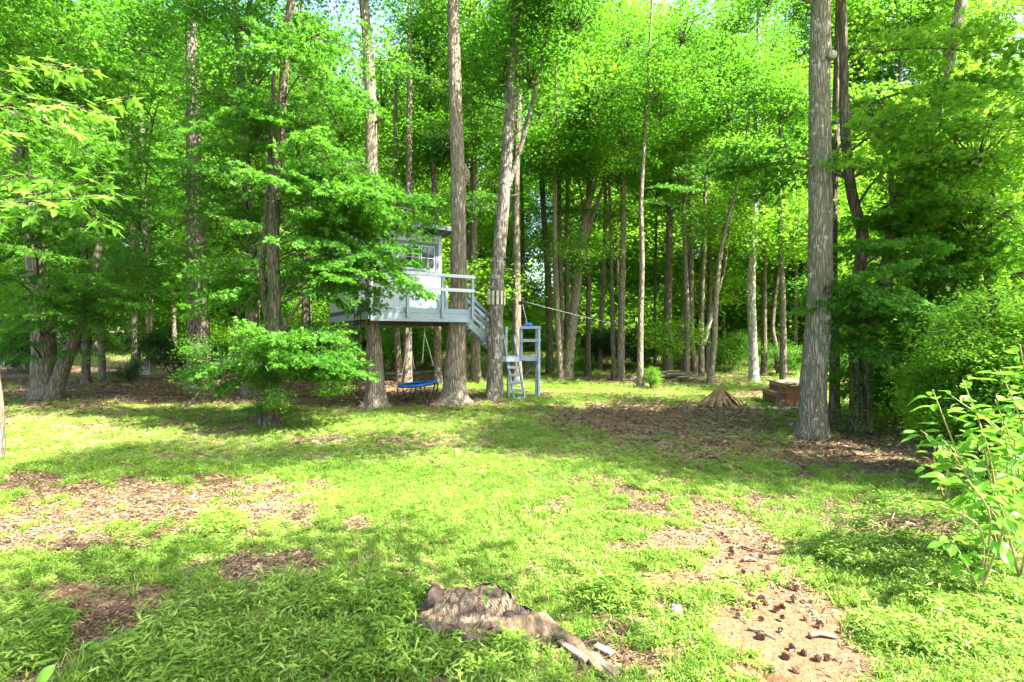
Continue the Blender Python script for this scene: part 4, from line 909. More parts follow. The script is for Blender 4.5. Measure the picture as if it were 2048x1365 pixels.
part('jumping_mat', 'black', mat_, sw, True)
part('frame', 'black', lambda m: m.tube([(RX*math.cos(a), RX*math.sin(a), tl(RX*math.cos(a), 0)-.06) for a in np.linspace(0, 2*math.pi, 37)], .018, 8, cap=False), sw, True)
for x0, x1, yy_ in ((-.64, -.14, -.42), (.14, .64, -.42), (-.64, -.14, .42), (.14, .64, .42)):
    part('leg', 'black', lambda m: m.tube([(x0+(x1-x0)*t, yy_*(1+.15*math.sin(math.pi*t)), .02+(tl(x0+(x1-x0)*t, 0)-.08)*(1-math.sin(math.pi*t)**.75)) for t in np.linspace(0, 1, 17)], .02, 8), sw, True)
for hx, ends, lb in ((819, ((803, 755), (828, 735)), 'left pair of pale swing ropes hanging from a hook under the deck'), (849, ((845, 722), (866, 728)), 'right pair of pale swing ropes hanging from a hook under the deck')):
    h = P(hx, 655, 16.45); ro_ = thing('swing_rope', lb, 'rope', h)
    part('chain', 'wire', lambda m: [m.tube([Vector((.014*(k % 2), 0, -.035*k)), Vector((-.014*(k % 2), 0, -.035*(k+1)))], .015, 6) for k in range(5)], ro_)
    for i, e in enumerate(ends):
        q = P(e[0], e[1], 16.6+.2*i)-h; part('rope', 'rope', lambda m: m.tube([(0, 0, -.17), tuple(q)], .013, 6), ro_); part('ring', 'wire', lambda m: m.tube([q+Vector((.035*math.cos(t), 0, -.03+.035*math.sin(t))) for t in np.linspace(0, 6.283, 11)], .008, 5), ro_)

# ------------------------------------------------------------------ table, bench, bark shelter
c = G(1578, 814); c.x += .2; tb = thing('picnic_table', 'wooden table with reddish plank ends half hidden by the big trunk', 'table', c); tb.rotation_euler = (0, 0, R(-8))
for k in range(3): part('end_plank', 'cedar', lambda m: m.box((-.16+.235*k, 0, .33), (.225, .04, .66), bev=.006), tb)
for k in range(3): part('end_plank', 'cedar', lambda m: m.box((-.16+.235*k, 1.5, .33), (.225, .04, .66), bev=.006), tb)
for k in range(4): part('top_plank', 'table_top', lambda m: m.box((-.22+.225*k, .75, .715), (.215, 1.78, .045), bev=.006), tb)
part('apron', 'table_top', lambda m: m.bar((-.27, .02, .645), (-.27, 1.48, .645), .03, .1), tb)
part('apron', 'table_top', lambda m: m.bar((.4, .02, .645), (.4, 1.48, .645), .03, .1), tb)
for k in range(2): part('end_plank', 'bench_wood', lambda m: m.box((-.2+.2*k, 1.44, .31), (.18, .04, .6), bev=.006), tb)
c2 = G(1556, 813); bn = thing('bench', 'low weathered wooden bench left of the table', 'bench', c2+Vector((.14, 0, 0))); bn.rotation_euler = (0, 0, R(-8))
for y in (0, 1.2):
    for k in range(2): part('end_plank', 'bench_wood', lambda m: m.box((-.12+.17*k, y, .2), (.16, .045, .4), bev=.005), bn)
for k in range(2): part('seat_plank', 'bench_wood', lambda m: m.box((-.13+.19*k, .6, .42), (.18, 1.42, .04), bev=.005), bn)
part('apron', 'bench_wood', lambda m: m.bar((-.2, .02, .36), (-.2, 1.2, .36), .03, .08), bn)
c3 = G(1440, 811); bs = thing('bark_shelter', 'small tent shaped heap of leaning bark slabs on the grass', 'bark shelter', c3)
for k in range(17):
    a = R(-178)+R(356)*k/16+random.uniform(-.1, .1); rr = .62+random.uniform(-.06, .1); hgt_ = .56+random.uniform(-.06, .04)
    foot = Vector((rr*math.cos(a)*1.0, rr*.75*math.sin(a), 0)); apex = Vector((.03*math.cos(a), .03*math.sin(a), hgt_))
    mb = MB(); up = (foot*.6+Vector((0, 0, .5))).normalized(); wdt = random.uniform(.11, .2)
    v = []; f = []; t_ax = (apex-foot); sdv = t_ax.cross(up).normalized(); nn = sdv.cross(t_ax).normalized()
    for i, t in enumerate(np.linspace(0, 1.03, 7)):
        for j in range(5):
            s_ = (j/4-.5); wv = wdt*(1-.45*t)*(1+.12*noise.noise(Vector((k*3.1, t*4, j))))
            v.append(foot+t_ax*t+sdv*s_*2*wv*.62+nn*(.035*math.cos(s_*2.6)+random.uniform(-.006, .006)))
    for i in range(6):
        for j in range(4): q = i*5+j; f.append((q, q+1, q+6, q+5))
    nv = len(v); v += [p-nn*.022 for p in v]; f += [tuple(reversed([i+nv for i in q])) for q in list(f)]
    for i in range(6): q = i*5; f.append((q, q+5, q+5+nv, q+nv)); q += 4; f.append((q+5, q, q+nv, q+5+nv))
    f.append((0, nv, nv+4, 4)); mb.add(v, f); mb.build('bark_slab', M['slab'], bs)
# gravel strip by the table
mb = MB(); gn = 900; q = G(1550, 816)
xx = q.x+rng.uniform(-.9, .8, gn); yy = q.y+rng.normal(size=gn)*.13
for i in range(gn):
    z = float(gz(xx[i], yy[i])); s = random.uniform(.012, .03); mb.add([(xx[i]-s, yy[i]-s*.6, z), (xx[i]+s, yy[i]-s, z), (xx[i]+s*.4, yy[i]+s, z), (xx[i], yy[i], z+s*1.1)], [(0, 1, 3), (1, 2, 3), (2, 0, 3)])
tag(mb.build('gravel', M['gravel']), 'strip of pale gravel in front of the table and bench', 'gravel', kind='stuff')

# ------------------------------------------------------------------ fence, lattice, houses, brush heap
f0, f1 = G(-120, 752), G(470, 748); fn = thing('wire_fence', 'thin green wire mesh fence before the back lawn', 'fence', f0)
dv = f1-f0; L = dv.length; dn = dv/L
npst = 7
for k in range(npst):
    q = dn*(L*k/(npst-1)); part('fence_post', 'bark_dark', lambda m: m.tube([q+Vector((0, 0, -.1)), q+Vector((.01, 0, 1.3))], .035, 6), fn)
def mesh_wires(m):
    for k in range(11): z = .08+k*.115; m.add([Vector((0, 0, z)), dn*L+Vector((0, 0, z)), dn*L+Vector((0, 0, z+.007)), Vector((0, 0, z+.007))], [(0, 1, 2, 3)])
    k = 0.
    while k < L: p = dn*k; m.add([p+Vector((0, 0, .06)), p+dn*.007+Vector((0, 0, .06)), p+dn*.007+Vector((0, 0, 1.24)), p+Vector((0, 0, 1.24))], [(0, 1, 2, 3)]); k += .12
o = part('wire_mesh', 'fence_green', mesh_wires, fn)
so_ = o.modifiers.new('thickness', 'SOLIDIFY'); so_.thickness = .006
lq = G(296, 750); lt = thing('lattice_panel', 'small pale square lattice leaning by the dark shrubs', 'lattice', lq+Vector((0, -.3, 0)))
for k in range(8): part('lattice_strip', 'lattice', lambda m: m.box((-.3+k*.085, 0, .42), (.022, .012, .84)), lt)
for k in range(10): part('lattice_strip', 'lattice', lambda m: m.box((0, -.012, .04+k*.088), (.64, .012, .022)), lt)

def house(name, label, x, y, wd, dp, h, wallm, roofm, rot, wins, roofh=2.2):
    z = float(gz(x, y)); r = thing(name, label, 'house', (x, y, z)); r.rotation_euler = (0, 0, rot)
    mb = MB(); mb.box((0, 0, h/2), (wd, dp, h)); mb.build('wall', M[wallm], r)
    mb = MB()
    for k in range(int(h/.3)): mb.bar((-wd/2, -dp/2-.01, .15+k*.3), (wd/2, -dp/2-.01, .15+k*.3), .025, .27, bev=0)
    o = mb.build('siding_board', M[wallm], r); o['kind'] = 'stuff'
    mb = MB(); e = .5
    v = [(-wd/2-e, -dp/2-e, h), (wd/2+e, -dp/2-e, h), (wd/2+e, dp/2+e, h), (-wd/2-e, dp/2+e, h), (-wd/2-e, 0, h+roofh), (wd/2+e, 0, h+roofh)]
    mb.add(v, [(0, 1, 5, 4), (2, 3, 4, 5), (0, 4, 3), (1, 2, 5), (3, 2, 1, 0)]); mb.build('roof', M[roofm], r)
    for (wx, wz, ww, wh) in wins:
        mb = MB(); [mb.bar((wx-ww/2, -dp/2-.06, wz+s*wh/2), (wx+ww/2, -dp/2-.06, wz+s*wh/2), .08, .1, bev=0) for s in (-1, 0, 1)]; [mb.bar((wx+s*ww/2, -dp/2-.065, wz-wh/2), (wx+s*ww/2, -dp/2-.065, wz+wh/2), .1, .08, up=(0, 1, 0), bev=0) for s in (-1, 1)]
        wo_ = mb.build('window', M['white_trim'], r); mb = MB(); mb.box((wx, -dp/2-.035, wz), (ww, .02, wh)); mb.build('pane', M['glass'], wo_)
    return r
house('house', 'pale house glimpsed between the trunks right of centre', 20.5, 55, 11, 8, 7, 'siding', 'shingle', R(-6), [(-4, 1.8, 1.1, 1.6), (-1.5, 1.8, 1.1, 1.6), (2, 1.8, 1.6, 1.6), (-4, 4.8, 1.1, 1.4), (-1, 4.8, 1.1, 1.4), (3, 4.8, 1.1, 1.4)])
house('shed', 'shed with a rust red roof glimpsed behind the vine bush', -13.2, 34, 3.6, 3, 1.3, 'siding', 'red_roof', R(12), [(.6, .8, .7, .6)], 1.2)

g = G(1345, 764); bp = thing('brush_heap', 'long heap of dead branches and logs at the wood edge', 'brush heap', g)
for k in range(46):
    a = random.choice((-.2, .1, .3, 2.9, -.5))+random.uniform(-.4, .4); L = random.uniform(.5, 1.8); x = random.uniform(-1.7, 1.5); y = random.uniform(-.3, .5); z = random.uniform(.03, .5)*max(.2, 1-abs(x)/2)
    v0 = Vector((x, y, z)); dv_ = Vector((math.cos(a), .5*math.sin(a), random.uniform(-.15, .2)))*L/2; r0 = random.uniform(.018, .06)
    part('branch', 'stick', lambda m: m.tube([v0-dv_, v0+Vector((0, 0, random.uniform(0, .12))), v0+dv_], [r0, r0*.85, r0*.5], 6), bp)
g = G(830, 748)
for k, (dx, dy, a, L, r0, lb) in enumerate(((-.9, 0, .05, 2.2, .06, 'pale fallen pole lying on the ground left of the rear deck trunk'), (.5, .2, -.06, 2.8, .05, 'fallen pole lying on the ground right of the rear deck trunk'), (-.6, -.6, .03, 2.0, .09, 'dark fallen log before the pole under the deck'))):
    mb = MB(); z = float(gz(g.x+dx, g.y+dy)); mb.tube([(-L/2*math.cos(a), -L/2*math.sin(a), .08), (0, .03, .09), (L/2*math.cos(a), L/2*math.sin(a), .1)], [r0, r0*.9, r0*.6], 8)
    o = mb.build('fallen_log', M['stick'], None, True); o.location = (g.x+dx, g.y+dy, z); tag(o, lb, 'log')
def rock(px, py, s, label, mat='stone', squash=.5, g=None):
    c = G(px, py); mb = MB(); v = []; f = []; n1, n2 = 9, 6
    for i in range(n2+1):
        for j in range(n1):
            ph = math.pi*i/n2; a = 2*math.pi*j/n1; d = Vector((math.sin(ph)*math.cos(a), math.sin(ph)*math.sin(a), math.cos(ph)*squash))
            v.append(d*s*(1+.35*noise.noise(d*1.7+Vector((px, py, 0))))+Vector((0, 0, s*squash*.4)))
    for i in range(n2):
        for j in range(n1): j2 = (j+1) % n1; f.append((i*n1+j, (i+1)*n1+j, (i+1)*n1+j2, i*n1+j2))
    mb.add(v, f); o = mb.build('stone', M[mat]); o.location = c; tag(o, label, 'stone', g); return o
rock(876, 762, .17, 'block of grey stone on the ground left of the thick right deck trunk')
rock(776, 738, .13, 'pale round stone beside the fallen poles under the deck', squash=.9)
rock(1352, 1232, .055, 'pale standing stone in thin grass beside the clay path', squash=1.1)
rock(1175, 1206, .055, 'flat pale stone in the grass right of the stump')
rock(690, 882, .07, 'small pale stone in the shaded grass'); rock(1370, 775, .1, 'stone before the right end of the brush heap')

# ------------------------------------------------------------------ stump
g = G(945, 1268); st_ = thing('tree_stump', 'old weathered stump with spreading roots in the foreground', 'tree stump', g)
def stump(m):
    n1 = 120; v = []; f = []
    prof = [(1.45, -.06), (1.30, -.02), (1.19, .02), (1.10, .055), (1.03, .09), (.98, .12), (.95, .15), (.93, .175), (.90, .195), (.86, .205)]
    for i, (q, z) in enumerate(prof):
        for j in range(n1):
            a = 2*math.pi*j/n1
            lob = .16*math.cos(5*a+.6)+.08*math.cos(9*a+1)
            rr = .33*(q+lob*(1.5-i*.09)+.05*noise.noise(Vector((math.cos(a)*9, math.sin(a)*9, z*3)))+.03*noise.noise(Vector((math.cos(a)*24, math.sin(a)*24, z*6))))
            v.append((rr*1.3*math.cos(a), rr*math.sin(a), z*.9+.02*noise.noise(Vector((math.cos(a)*4, math.sin(a)*4, 4)))*i/9+.04*max(0, math.sin(a))*i/9))
    for i in range(len(prof)-1):
        for j in range(n1): j2 = (j+1) % n1; f.append((i*n1+j, i*n1+j2, (i+1)*n1+j2, (i+1)*n1+j))
    m.add(v, f)
part('bark_wood', 'stump', stump, st_, True)
def stump_top(m):
    n1 = 96; v = [(0, 0, .17)]; f = []; QS = (.06, .12, .18, .25, .32, .4, .48, .56, .64, .72, .8, .88, .94, 1.0)
    for q in QS:
        for j in range(n1):
            a = 2*math.pi*j/n1; lob = .16*math.cos(5*a+.6)+.08*math.cos(9*a+1); rr = .33*(.86+lob*.69)*q
            v.append((rr*1.3*math.cos(a), rr*math.sin(a), (.178)+.035*noise.noise(Vector((rr*9*math.cos(a), rr*9*math.sin(a), 0)))*(1.1-q)+.03*noise.noise(Vector((rr*40*math.cos(a), rr*16*math.sin(a), 2)))-.03*(1-q)+.04*max(0, math.sin(a))*q))
    for j in range(n1):
        f.append((0, 1+j, 1+(j+1) % n1))
        for i in range(len(QS)-1): f.append((1+i*n1+j, 1+(i+1)*n1+j, 1+(i+1)*n1+(j+1) % n1, 1+i*n1+(j+1) % n1))
    m.add(v, f)
part('cut_top', 'stump_top', stump_top, st_)
def root_part(pts, r0):
    def fn(m):
        P_ = [Vector(p) for p in pts]; Q = []; rz = random.random()*9
        for a, b in zip(P_, P_[1:]):
            for t in np.linspace(0, 1, 6)[:-1]: Q.append(a.lerp(b, t)+Vector((random.uniform(-.012, .012), random.uniform(-.012, .012), random.uniform(-.006, .01))))
        Q.append(P_[-1]); m.tube(Q, [r0*(1-.6*i/len(Q))*(1+random.uniform(-.15, .15)) for i in range(len(Q))], 14); vv = m.v[-1]; vv += np.array([[.35*r0*noise.noise(Vector((p[0]*9, p[1]*9, p[2]*30+rz))), .35*r0*noise.noise(Vector((p[0]*9+5, p[1]*9, p[2]*30))), .55*r0*noise.noise(Vector((p[0]*14, p[1]*30, p[2]*30+3)))] for p in vv])
    part('root', 'root', fn, st_, True)
def rel(px, py, z=0): q = G(px, py)-g; q.z += z; return q
root_part([(.25, -.08, .12), rel(1085, 1258, .04), rel(1150, 1300, .02), rel(1210, 1350, 0), rel(1260, 1400, -.02)], .07)
root_part([(-.02, -.18, .14), rel(925, 1300, .05), rel(905, 1350, .0)], .085)
root_part([(.12, -.16, .13), rel(1010, 1300, .03), rel(1035, 1345, -.01)], .06)
root_part([(-.3, 0, .1), rel(820, 1255, .02), rel(790, 1262, -.02)], .05)
root_part([(-.28, .1, .2), rel(870, 1200, .10), rel(845, 1188, .06)], .07)
for k, (a, b) in enumerate((((1120, 1290), (1175, 1335)), ((1180, 1318), (1235, 1362)), ((1190, 1300), (1225, 1320)))):
    pa, pb = G(*a), G(*b); mb = MB(); mb.bar(pa+Vector((0, 0, .03)), pb+Vector((0, 0, .035)), .06, .022, bev=.008); o = mb.build('wood_splinter', M['stick'])
    tag(o, ('split grey plank of rotten wood nearest the stump on its long root', 'split grey plank of rotten wood at the far lower end of the root', 'short split piece of rotten wood right of the root')[k], 'rotten wood')

# sticks on the clay path
STK = [((1495, 1262), (1552, 1283), .010, 'thin pale curved twig lying on the dark clay'), ((1620, 1281), (1672, 1281), .019, 'short cut stick lying level on the clay at the bottom right'), ((1440, 1158), (1480, 1160), .014, 'upper of two pale sticks crossing the clay path'),
       ((1445, 1166), (1500, 1176), .013, 'lower of two pale sticks crossing the clay path'), ((1388, 1052), (1424, 1060), .016, 'dark bark stick across the upper clay path'), ((1486, 1127), (1514, 1126), .02, 'stubby pale wood chip on the clay path'),
       ((1482, 1098), (1510, 1106), .016, 'pale wood chip higher on the clay path'), ((395, 1147), (440, 1144), .016, 'grey stick lying on the left lawn'), ((360, 1020), (430, 1040), .016, 'flat brown stick in the sunlit leaf litter'), ((600, 1005), (640, 996), .01, 'thin twig at the right end of the sunlit leaf litter'),
       ((1620, 1225), (1640, 1245), .01, 'dark twig right of the pine cones')]
for a, b, r0, lb in STK:
    pa, pb = G(*a), G(*b); mb = MB(); m_ = (pa+pb)/2+Vector((0, .02, r0*1.6)); mb.tube([pa+Vector((0, 0, r0)), pa.lerp(m_, .5)+Vector((0, .01, r0*.6)), m_, pb+Vector((0, 0, r0))], [r0, r0*.95, r0*.9, r0*.7], 7)
    tag(mb.build('stick', M['stick'], None, True), lb, 'stick')

# pine cones
def cone_mesh():
    mb = MB(); mb.tube([(0, 0, -.01), (0, 0, .02), (0, 0, .055), (0, 0, .075)], [.008, .02, .015, .004], 7)
    for i in range(44):
        t = i/44; a = i*2.399; z = .002+t*.068; r0 = .018*(1-.4*t); L = .026*math.sin(math.pi*min(1, t*.85+.2))+.006
        d = Vector((math.cos(a), math.sin(a), .25)); s = Vector((-math.sin(a), math.cos(a), 0))*.009; p = Vector((0, 0, z))+d*r0*.3; e = p+d*(L+r0*.4)
        mb.add([p-s*.5, p+s*.5, e+s, e+d*.004+Vector((0, 0, .004)), e-s, (p+e)/2+Vector((0, 0, .005))], [(0, 1, 5), (1, 2, 5), (2, 3, 5), (3, 4, 5), (4, 0, 5)])
    return mb.mesh('pine_cone', M['cone'])
cm = cone_mesh()
CN = [(1590, 1212), (1571, 1217), (1538, 1215), (1548, 1228), (1558, 1222), (1524, 1242), (1561, 1246), (1478, 1212), (1500, 1215), (1512, 1222), (1524, 1201), (1505, 1180), (1495, 1186), (1548, 1178), (1536, 1172), (1530, 1160), (1480, 1150), (1525, 1147), (1540, 1144), (1470, 1110),
      (1455, 1085), (1440, 1075), (1452, 1078), (1468, 1105), (1525, 1278), (1520, 1282), (1618, 1315), (1630, 1322), (1575, 1318), (1590, 1302), (1655, 1322), (1640, 1262), (1700, 1285), (1690, 1270), (1398, 1112), (1273, 1042), (1290, 1156), (1310, 1185), (1312, 1190), (1622, 1150), (1600, 1185), (1585, 1180), (1330, 1245), (1550, 1350), (1585, 1345), (1480, 1240), (1610, 1240), (1560, 1270), (1440, 1125), (1462, 1120), (1475, 1135), (1505, 1150)]
for i, (a, b) in enumerate(CN):
    q = G(a, b); o = link('pine_cone', cm, None, q+Vector((0, 0, .022)), (random.uniform(.8, 2.0), random.uniform(-.5, .5), random.uniform(0, 6.28)), random.uniform(.45, .78))
    tag(o, 'open brown pine cone lying on the clay path', 'pine cone', 'pine cones scattered on the clay path')
# brown dead brush at the right
g = G(1800, 1075); db = thing('dead_brush', 'tangle of dry brown twigs and roots beside the tall weeds', 'brush', g)
mb = MB()
for k in range(320):
    p = Vector((random.gauss(0, .42), random.gauss(0, .22), random.uniform(0, .2))); d = Vector((random.gauss(.3, 1), random.gauss(-.2, .6), random.uniform(-.3, .5))).normalized()*random.uniform(.1, .35)
    mb.tube([p, p+d*.5+Vector((0, 0, .03)), p+d], [.004, .0035, .002], 3, cap=False)
o = mb.build('twigs', M['twig'], db); o['kind'] = 'stuff'
for a, b in (((1766, 1072), (1772, 1040)), ((1775, 1062), (1788, 1022)), ((1800, 1042), (1835, 1052))):
    pa = G(a[0], 1075)-g; d_ = (G(1800, 1075)).y; pb_ = P(b[0], b[1], d_)-g; part('root', 'stick', lambda m: m.tube([P(a[0], a[1], d_)-g, pb_], [.022, .012], 7), db, True)

# ------------------------------------------------------------------ foreground branch of five lobed leaves (upper left)
def big_leaf_mesh(seed, kind='gum'):
    random.seed(seed); mb = MB()
    out = []
    if kind == 'gum':
        lobes = ((-128, .62), (-66, .92), (0, 1.05), (66, .92), (128, .62))
        out.append((-.06, 0))
        for i, (a, L) in enumerate(lobes):
            a0 = R(a)
            if i == 0: out.append((.30*math.cos(a0-R(28)), .30*math.sin(a0-R(28))))
            out += [(.62*L*math.cos(a0-.22), .62*L*math.sin(a0-.22)), (L*math.cos(a0), L*math.sin(a0)), (.62*L*math.cos(a0+.22), .62*L*math.sin(a0+.22))]
            am = a0+R(31 if i < 4 else 28); out.append((.34*math.cos(am), .34*math.sin(am)))
        v = [(x, y, -.10*(x*x+y*y)-.14*abs(math.sin(2.7*math.atan2(y, x)))*math.hypot(x, y)*.6) for x, y in out]
        v = [(0.02, 0, .03)]+v; n_ = len(v)-1; f = [(0, 1+i, 1+(i+1) % n_) for i in range(n_)]
        mb.add(v, f, 0); mb.tube([(-.0, 0, .02), (-.3, .02, .06), (-.65, 0, .16)], [.014, .011, .012], 4, 1, cap=False)
    else:
        L = np.linspace(0, 1, 8); v = []; f = []
        for t in L:
            wdt = .24*math.sin(math.pi*t**.8)**.85+.004; z = -.30*t*t+.05*math.sin(seed+t*5)
            v += [(t, -wdt, z+wdt*.35), (t, 0, z), (t, wdt, z+wdt*.35)]
        for i in range(7): f += [(3*i, 3*i+1, 3*i+4, 3*i+3), (3*i+1, 3*i+2, 3*i+5, 3*i+4)]
        mb.add(v, f, 0); mb.tube([(0, 0, 0), (-.08, 0, -.02)], [.012, .01], 4, 1, cap=False)
    return mb.mesh('leaf', [M['leaf_near'], M['stem_green']])
M['stem_green'] = simple('green_stem', (.16, .2, .05), (.3, .33, .1), 12, .6)
M['stem_red'] = simple('pinkish_weed_stem', (.22, .2, .08), (.36, .3, .14), 12, .5)
gum = [big_leaf_mesh(i) for i in range(4)]; lance = [big_leaf_mesh(i, 'lance') for i in range(4)]
random.seed(77)
tr_ = thing('sweetgum_tree', 'near tree on the left whose bright star leaved branches hang into the top left corner', 'tree', (-5.6, 3.6, 0))
gq = Vector((-5.6, 3.6, 0))
trunk_mesh([(0, 0, 0), (.05, 0, 2), (-.1, 0, 5), (-.2, .1, 10)], .17, .06, 14, .4).build('trunk', M['bark'], tr_, True)
for k in range(6): foliage(tr_, random.choice(BOUGH['leaf']), (-.1, 0, random.uniform(6, 9.5)), random.uniform(1.8, 4.4), random.uniform(.7, .9))
def leafy_twig(root, pts, n_, meshes, size, rad=.012, wood='bark_dark', spread=.12, name='branch', droop=.35, origin=Vector((0, 0, 0))):
    pts = [Vector(p)-origin for p in pts]; Q = []
    for i in range(len(pts)-1):
        p0 = pts[max(i-1, 0)]; p1 = pts[i]; p2 = pts[i+1]; p3 = pts[min(i+2, len(pts)-1)]
        for t in np.linspace(0, 1, 6)[:-1]: Q.append(.5*((2*p1)+(p2-p0)*t+(2*p0-5*p1+4*p2-p3)*t**2+(3*p1-p0-3*p2+p3)*t**3))
    Q.append(pts[-1]); mb = MB(); mb.tube(Q, [rad*(1-.7*i/len(Q)) for i in range(len(Q))], 6); br = mb.build(name, M[wood], root, True)
    for k in range(n_):
        t = (.22+.78*(k+random.random()*.5)/n_)*(len(Q)-1); i = min(int(t), len(Q)-2); p = Q[i].lerp(Q[i+1], t-i); dr = (Q[i+1]-Q[i]).normalized()
        s = size*random.uniform(.6, 1.15); side = Vector((random.uniform(-1, 1), random.uniform(-1, 1), random.uniform(-.5, .3))).normalized()
        fw = (dr*.5+side+Vector((0, 0, -droop))).normalized(); up = Vector((random.gauss(0, .35), random.gauss(0, .35), 1)); up = (up-fw*up.dot(fw)).normalized()
        mt = Matrix((fw, up.cross(fw), up)).transposed()
        link('leaf', random.choice(meshes), br, p+fw*(.6*s if meshes is gum else .03)+side*spread*.2, mt.to_euler(), s)
    return br
o0 = gq
for (a, b, c_, n_) in (((-60, 190, 3.4), (80, 200, 3.3), (230, 235, 3.2), 26), ((-60, 170, 3.3), (60, 130, 3.3), (180, 140, 3.3), 18), ((-60, 210, 3.5), (110, 220, 3.4), (270, 190, 3.35), 18), ((60, 205, 3.4), (130, 240, 3.3), (160, 290, 3.25), 8),
                       ((-60, 395, 3.4), (90, 385, 3.3), (250, 395, 3.2), 26), ((-60, 410, 3.3), (60, 420, 3.2), (170, 400, 3.2), 20), ((60, 390, 3.3), (160, 365, 3.3), (240, 345, 3.3), 12), ((-60, 380, 3.3), (40, 350, 3.3), (140, 375, 3.2), 16),
                       ((90, 400, 3.2), (180, 425, 3.2), (235, 450, 3.15), 9), ((-80, 300, 3.2), (-20, 280, 3.1), (15, 270, 3.1), 8), ((-80, 470, 3.2), (-20, 450, 3.1), (15, 440, 3.1), 6)):
    pts = [Vector((-5.5, 3.6, 2.9+(400-a[1])*.003)), P(*a), P(*b), P(*c_)]
    leafy_twig(tr_, pts, int(n_*1.75), gum, .084, .007, origin=o0)
# tall weeds at the right edge
def weed(px, py, tips, label, size=.17, name='tall_weed', per=9, mat='stem_red', rad=.012):
    g = G(px, py); root = thing(name, label, 'weed', g)
    for (tx, ty, d) in tips:
        t = P(tx, ty, d); a = g+Vector((0, 0, .02)); m_ = a.lerp(t, .5)+Vector((random.uniform(-.12, .18), random.uniform(-.1, .1), .16))
        leafy_twig(root, [a, m_, t], per, lance, size, rad, mat, name='stem', droop=.0, origin=g)
    return root
weed(2005, 1120, [(1840, 860, 4.7), (1905, 960, 4.3), (1865, 780, 4.6), (1925, 760, 4.8), (1900, 900, 4.5), (1960, 850, 4.6)], 'tall broad leaved weed leaning left at the right edge', .17, per=24)
weed(2060, 1130, [(1990, 800, 4.7), (2046, 830, 4.2), (2000, 740, 4.5), (2040, 690, 4.4), (2030, 880, 4.2), (2090, 700, 4.4)], 'tallest broad leaved weed at the right edge', .17, per=24)
weed(2040, 1160, [(1975, 960, 4.3), (2050, 980, 4.1), (1920, 980, 4.5)], 'lower dark leaved weed at the right edge', .16, per=18)
weed(1960, 1190, [(1880, 1010, 4.1), (1935, 960, 4.1), (2000, 1010, 3.9), (1900, 1080, 4.0)], 'broad leaved weed in front of the tall weeds', .15, per=14)
weed(2040, 1010, [(1990, 900, 5.6), (2046, 840, 5.6), (1950, 820, 5.8), (1900, 790, 6.0)], 'tall weed at the right edge standing in front of the bushes', .17, per=16)
weed(1990, 1060, [(1940, 870, 5.3), (2000, 830, 5.2), (1885, 880, 5.4), (2040, 800, 5.2)], 'weed clump behind the tallest weeds', .16, per=20)
weed(150, 1362, [(120, 1335, 3.1), (165, 1325, 3.2), (150, 1312, 3.2)], 'small plant with a few large pale leaves at the bottom left', .13, per=2, name='broad_leaf_seedling', mat='stem_green', rad=.005)
weed(955, 1235, [(945, 1190, 3.9), (960, 1195, 3.9)], 'little seedling growing on the stump', .07, per=3, name='seedling', mat='stem_green', rad=.004)
weed(1890, 1010, [(1840, 930, 6.4), (1870, 900, 6.4), (1920, 905, 6.4)], 'low weed in the litter left of the tall weeds', .13, per=8)

# ------------------------------------------------------------------ ground cover, litter: scattered small geometry
def gn_scatter(name, protos, pts, label, cat, mat_dummy, scl, rot=None, tilt=.25):
    n_ = len(pts); me = bpy.data.meshes.new(name); me.from_pydata(pts, [], [])
    rt = np.stack([rng.normal(size=n_)*tilt, rng.normal(size=n_)*tilt, rng.uniform(0, 6.28, n_)], 1).astype(np.float32)
    me.attributes.new('rot', 'FLOAT_VECTOR', 'POINT').data.foreach_set('vector', rt.ravel())
    me.attributes.new('scl', 'FLOAT', 'POINT').data.foreach_set('value', np.asarray(scl, np.float32))
    me.attributes.new('idx', 'INT', 'POINT').data.foreach_set('value', rng.integers(0, len(protos), n_).astype(np.int32))
    o = link(name, me); tag(o, label, cat, kind='stuff')
    pc = bpy.data.collections.new(name+'_pieces')
    for i, p in enumerate(protos): pc.objects.link(bpy.data.objects.new('%s_piece_%02d' % (name, i), p))
    ng = bpy.data.node_groups.new(name, 'GeometryNodeTree'); ng.interface.new_socket('Geometry', in_out='INPUT', socket_type='NodeSocketGeometry'); ng.interface.new_socket('Geometry', in_out='OUTPUT', socket_type='NodeSocketGeometry')
    gi = ng.nodes.new('NodeGroupInput'); go = ng.nodes.new('NodeGroupOutput'); ip = ng.nodes.new('GeometryNodeInstanceOnPoints')
    ci = ng.nodes.new('GeometryNodeCollectionInfo'); ci.inputs[0].default_value = pc; ci.inputs['Separate Children'].default_value = True; ci.inputs['Reset Children'].default_value = True
    def at(nm, ty): a = ng.nodes.new('GeometryNodeInputNamedAttribute'); a.data_type = ty; a.inputs[0].default_value = nm; return a.outputs[0]
    ng.links.new(gi.outputs[0], ip.inputs['Points']); ng.links.new(ci.outputs[0], ip.inputs['Instance']); ip.inputs['Pick Instance'].default_value = True
    ng.links.new(at('idx', 'INT'), ip.inputs['Instance Index'])
    e2r = ng.nodes.new('FunctionNodeEulerToRotation'); ng.links.new(at('rot', 'FLOAT_VECTOR'), e2r.inputs[0]); ng.links.new(e2r.outputs[0], ip.inputs['Rotation'])
    ng.links.new(at('scl', 'FLOAT'), ip.inputs['Scale']); ng.links.new(ip.outputs[0], go.inputs[0])
    md = o.modifiers.new('scatter', 'NODES'); md.node_group = ng
    return o
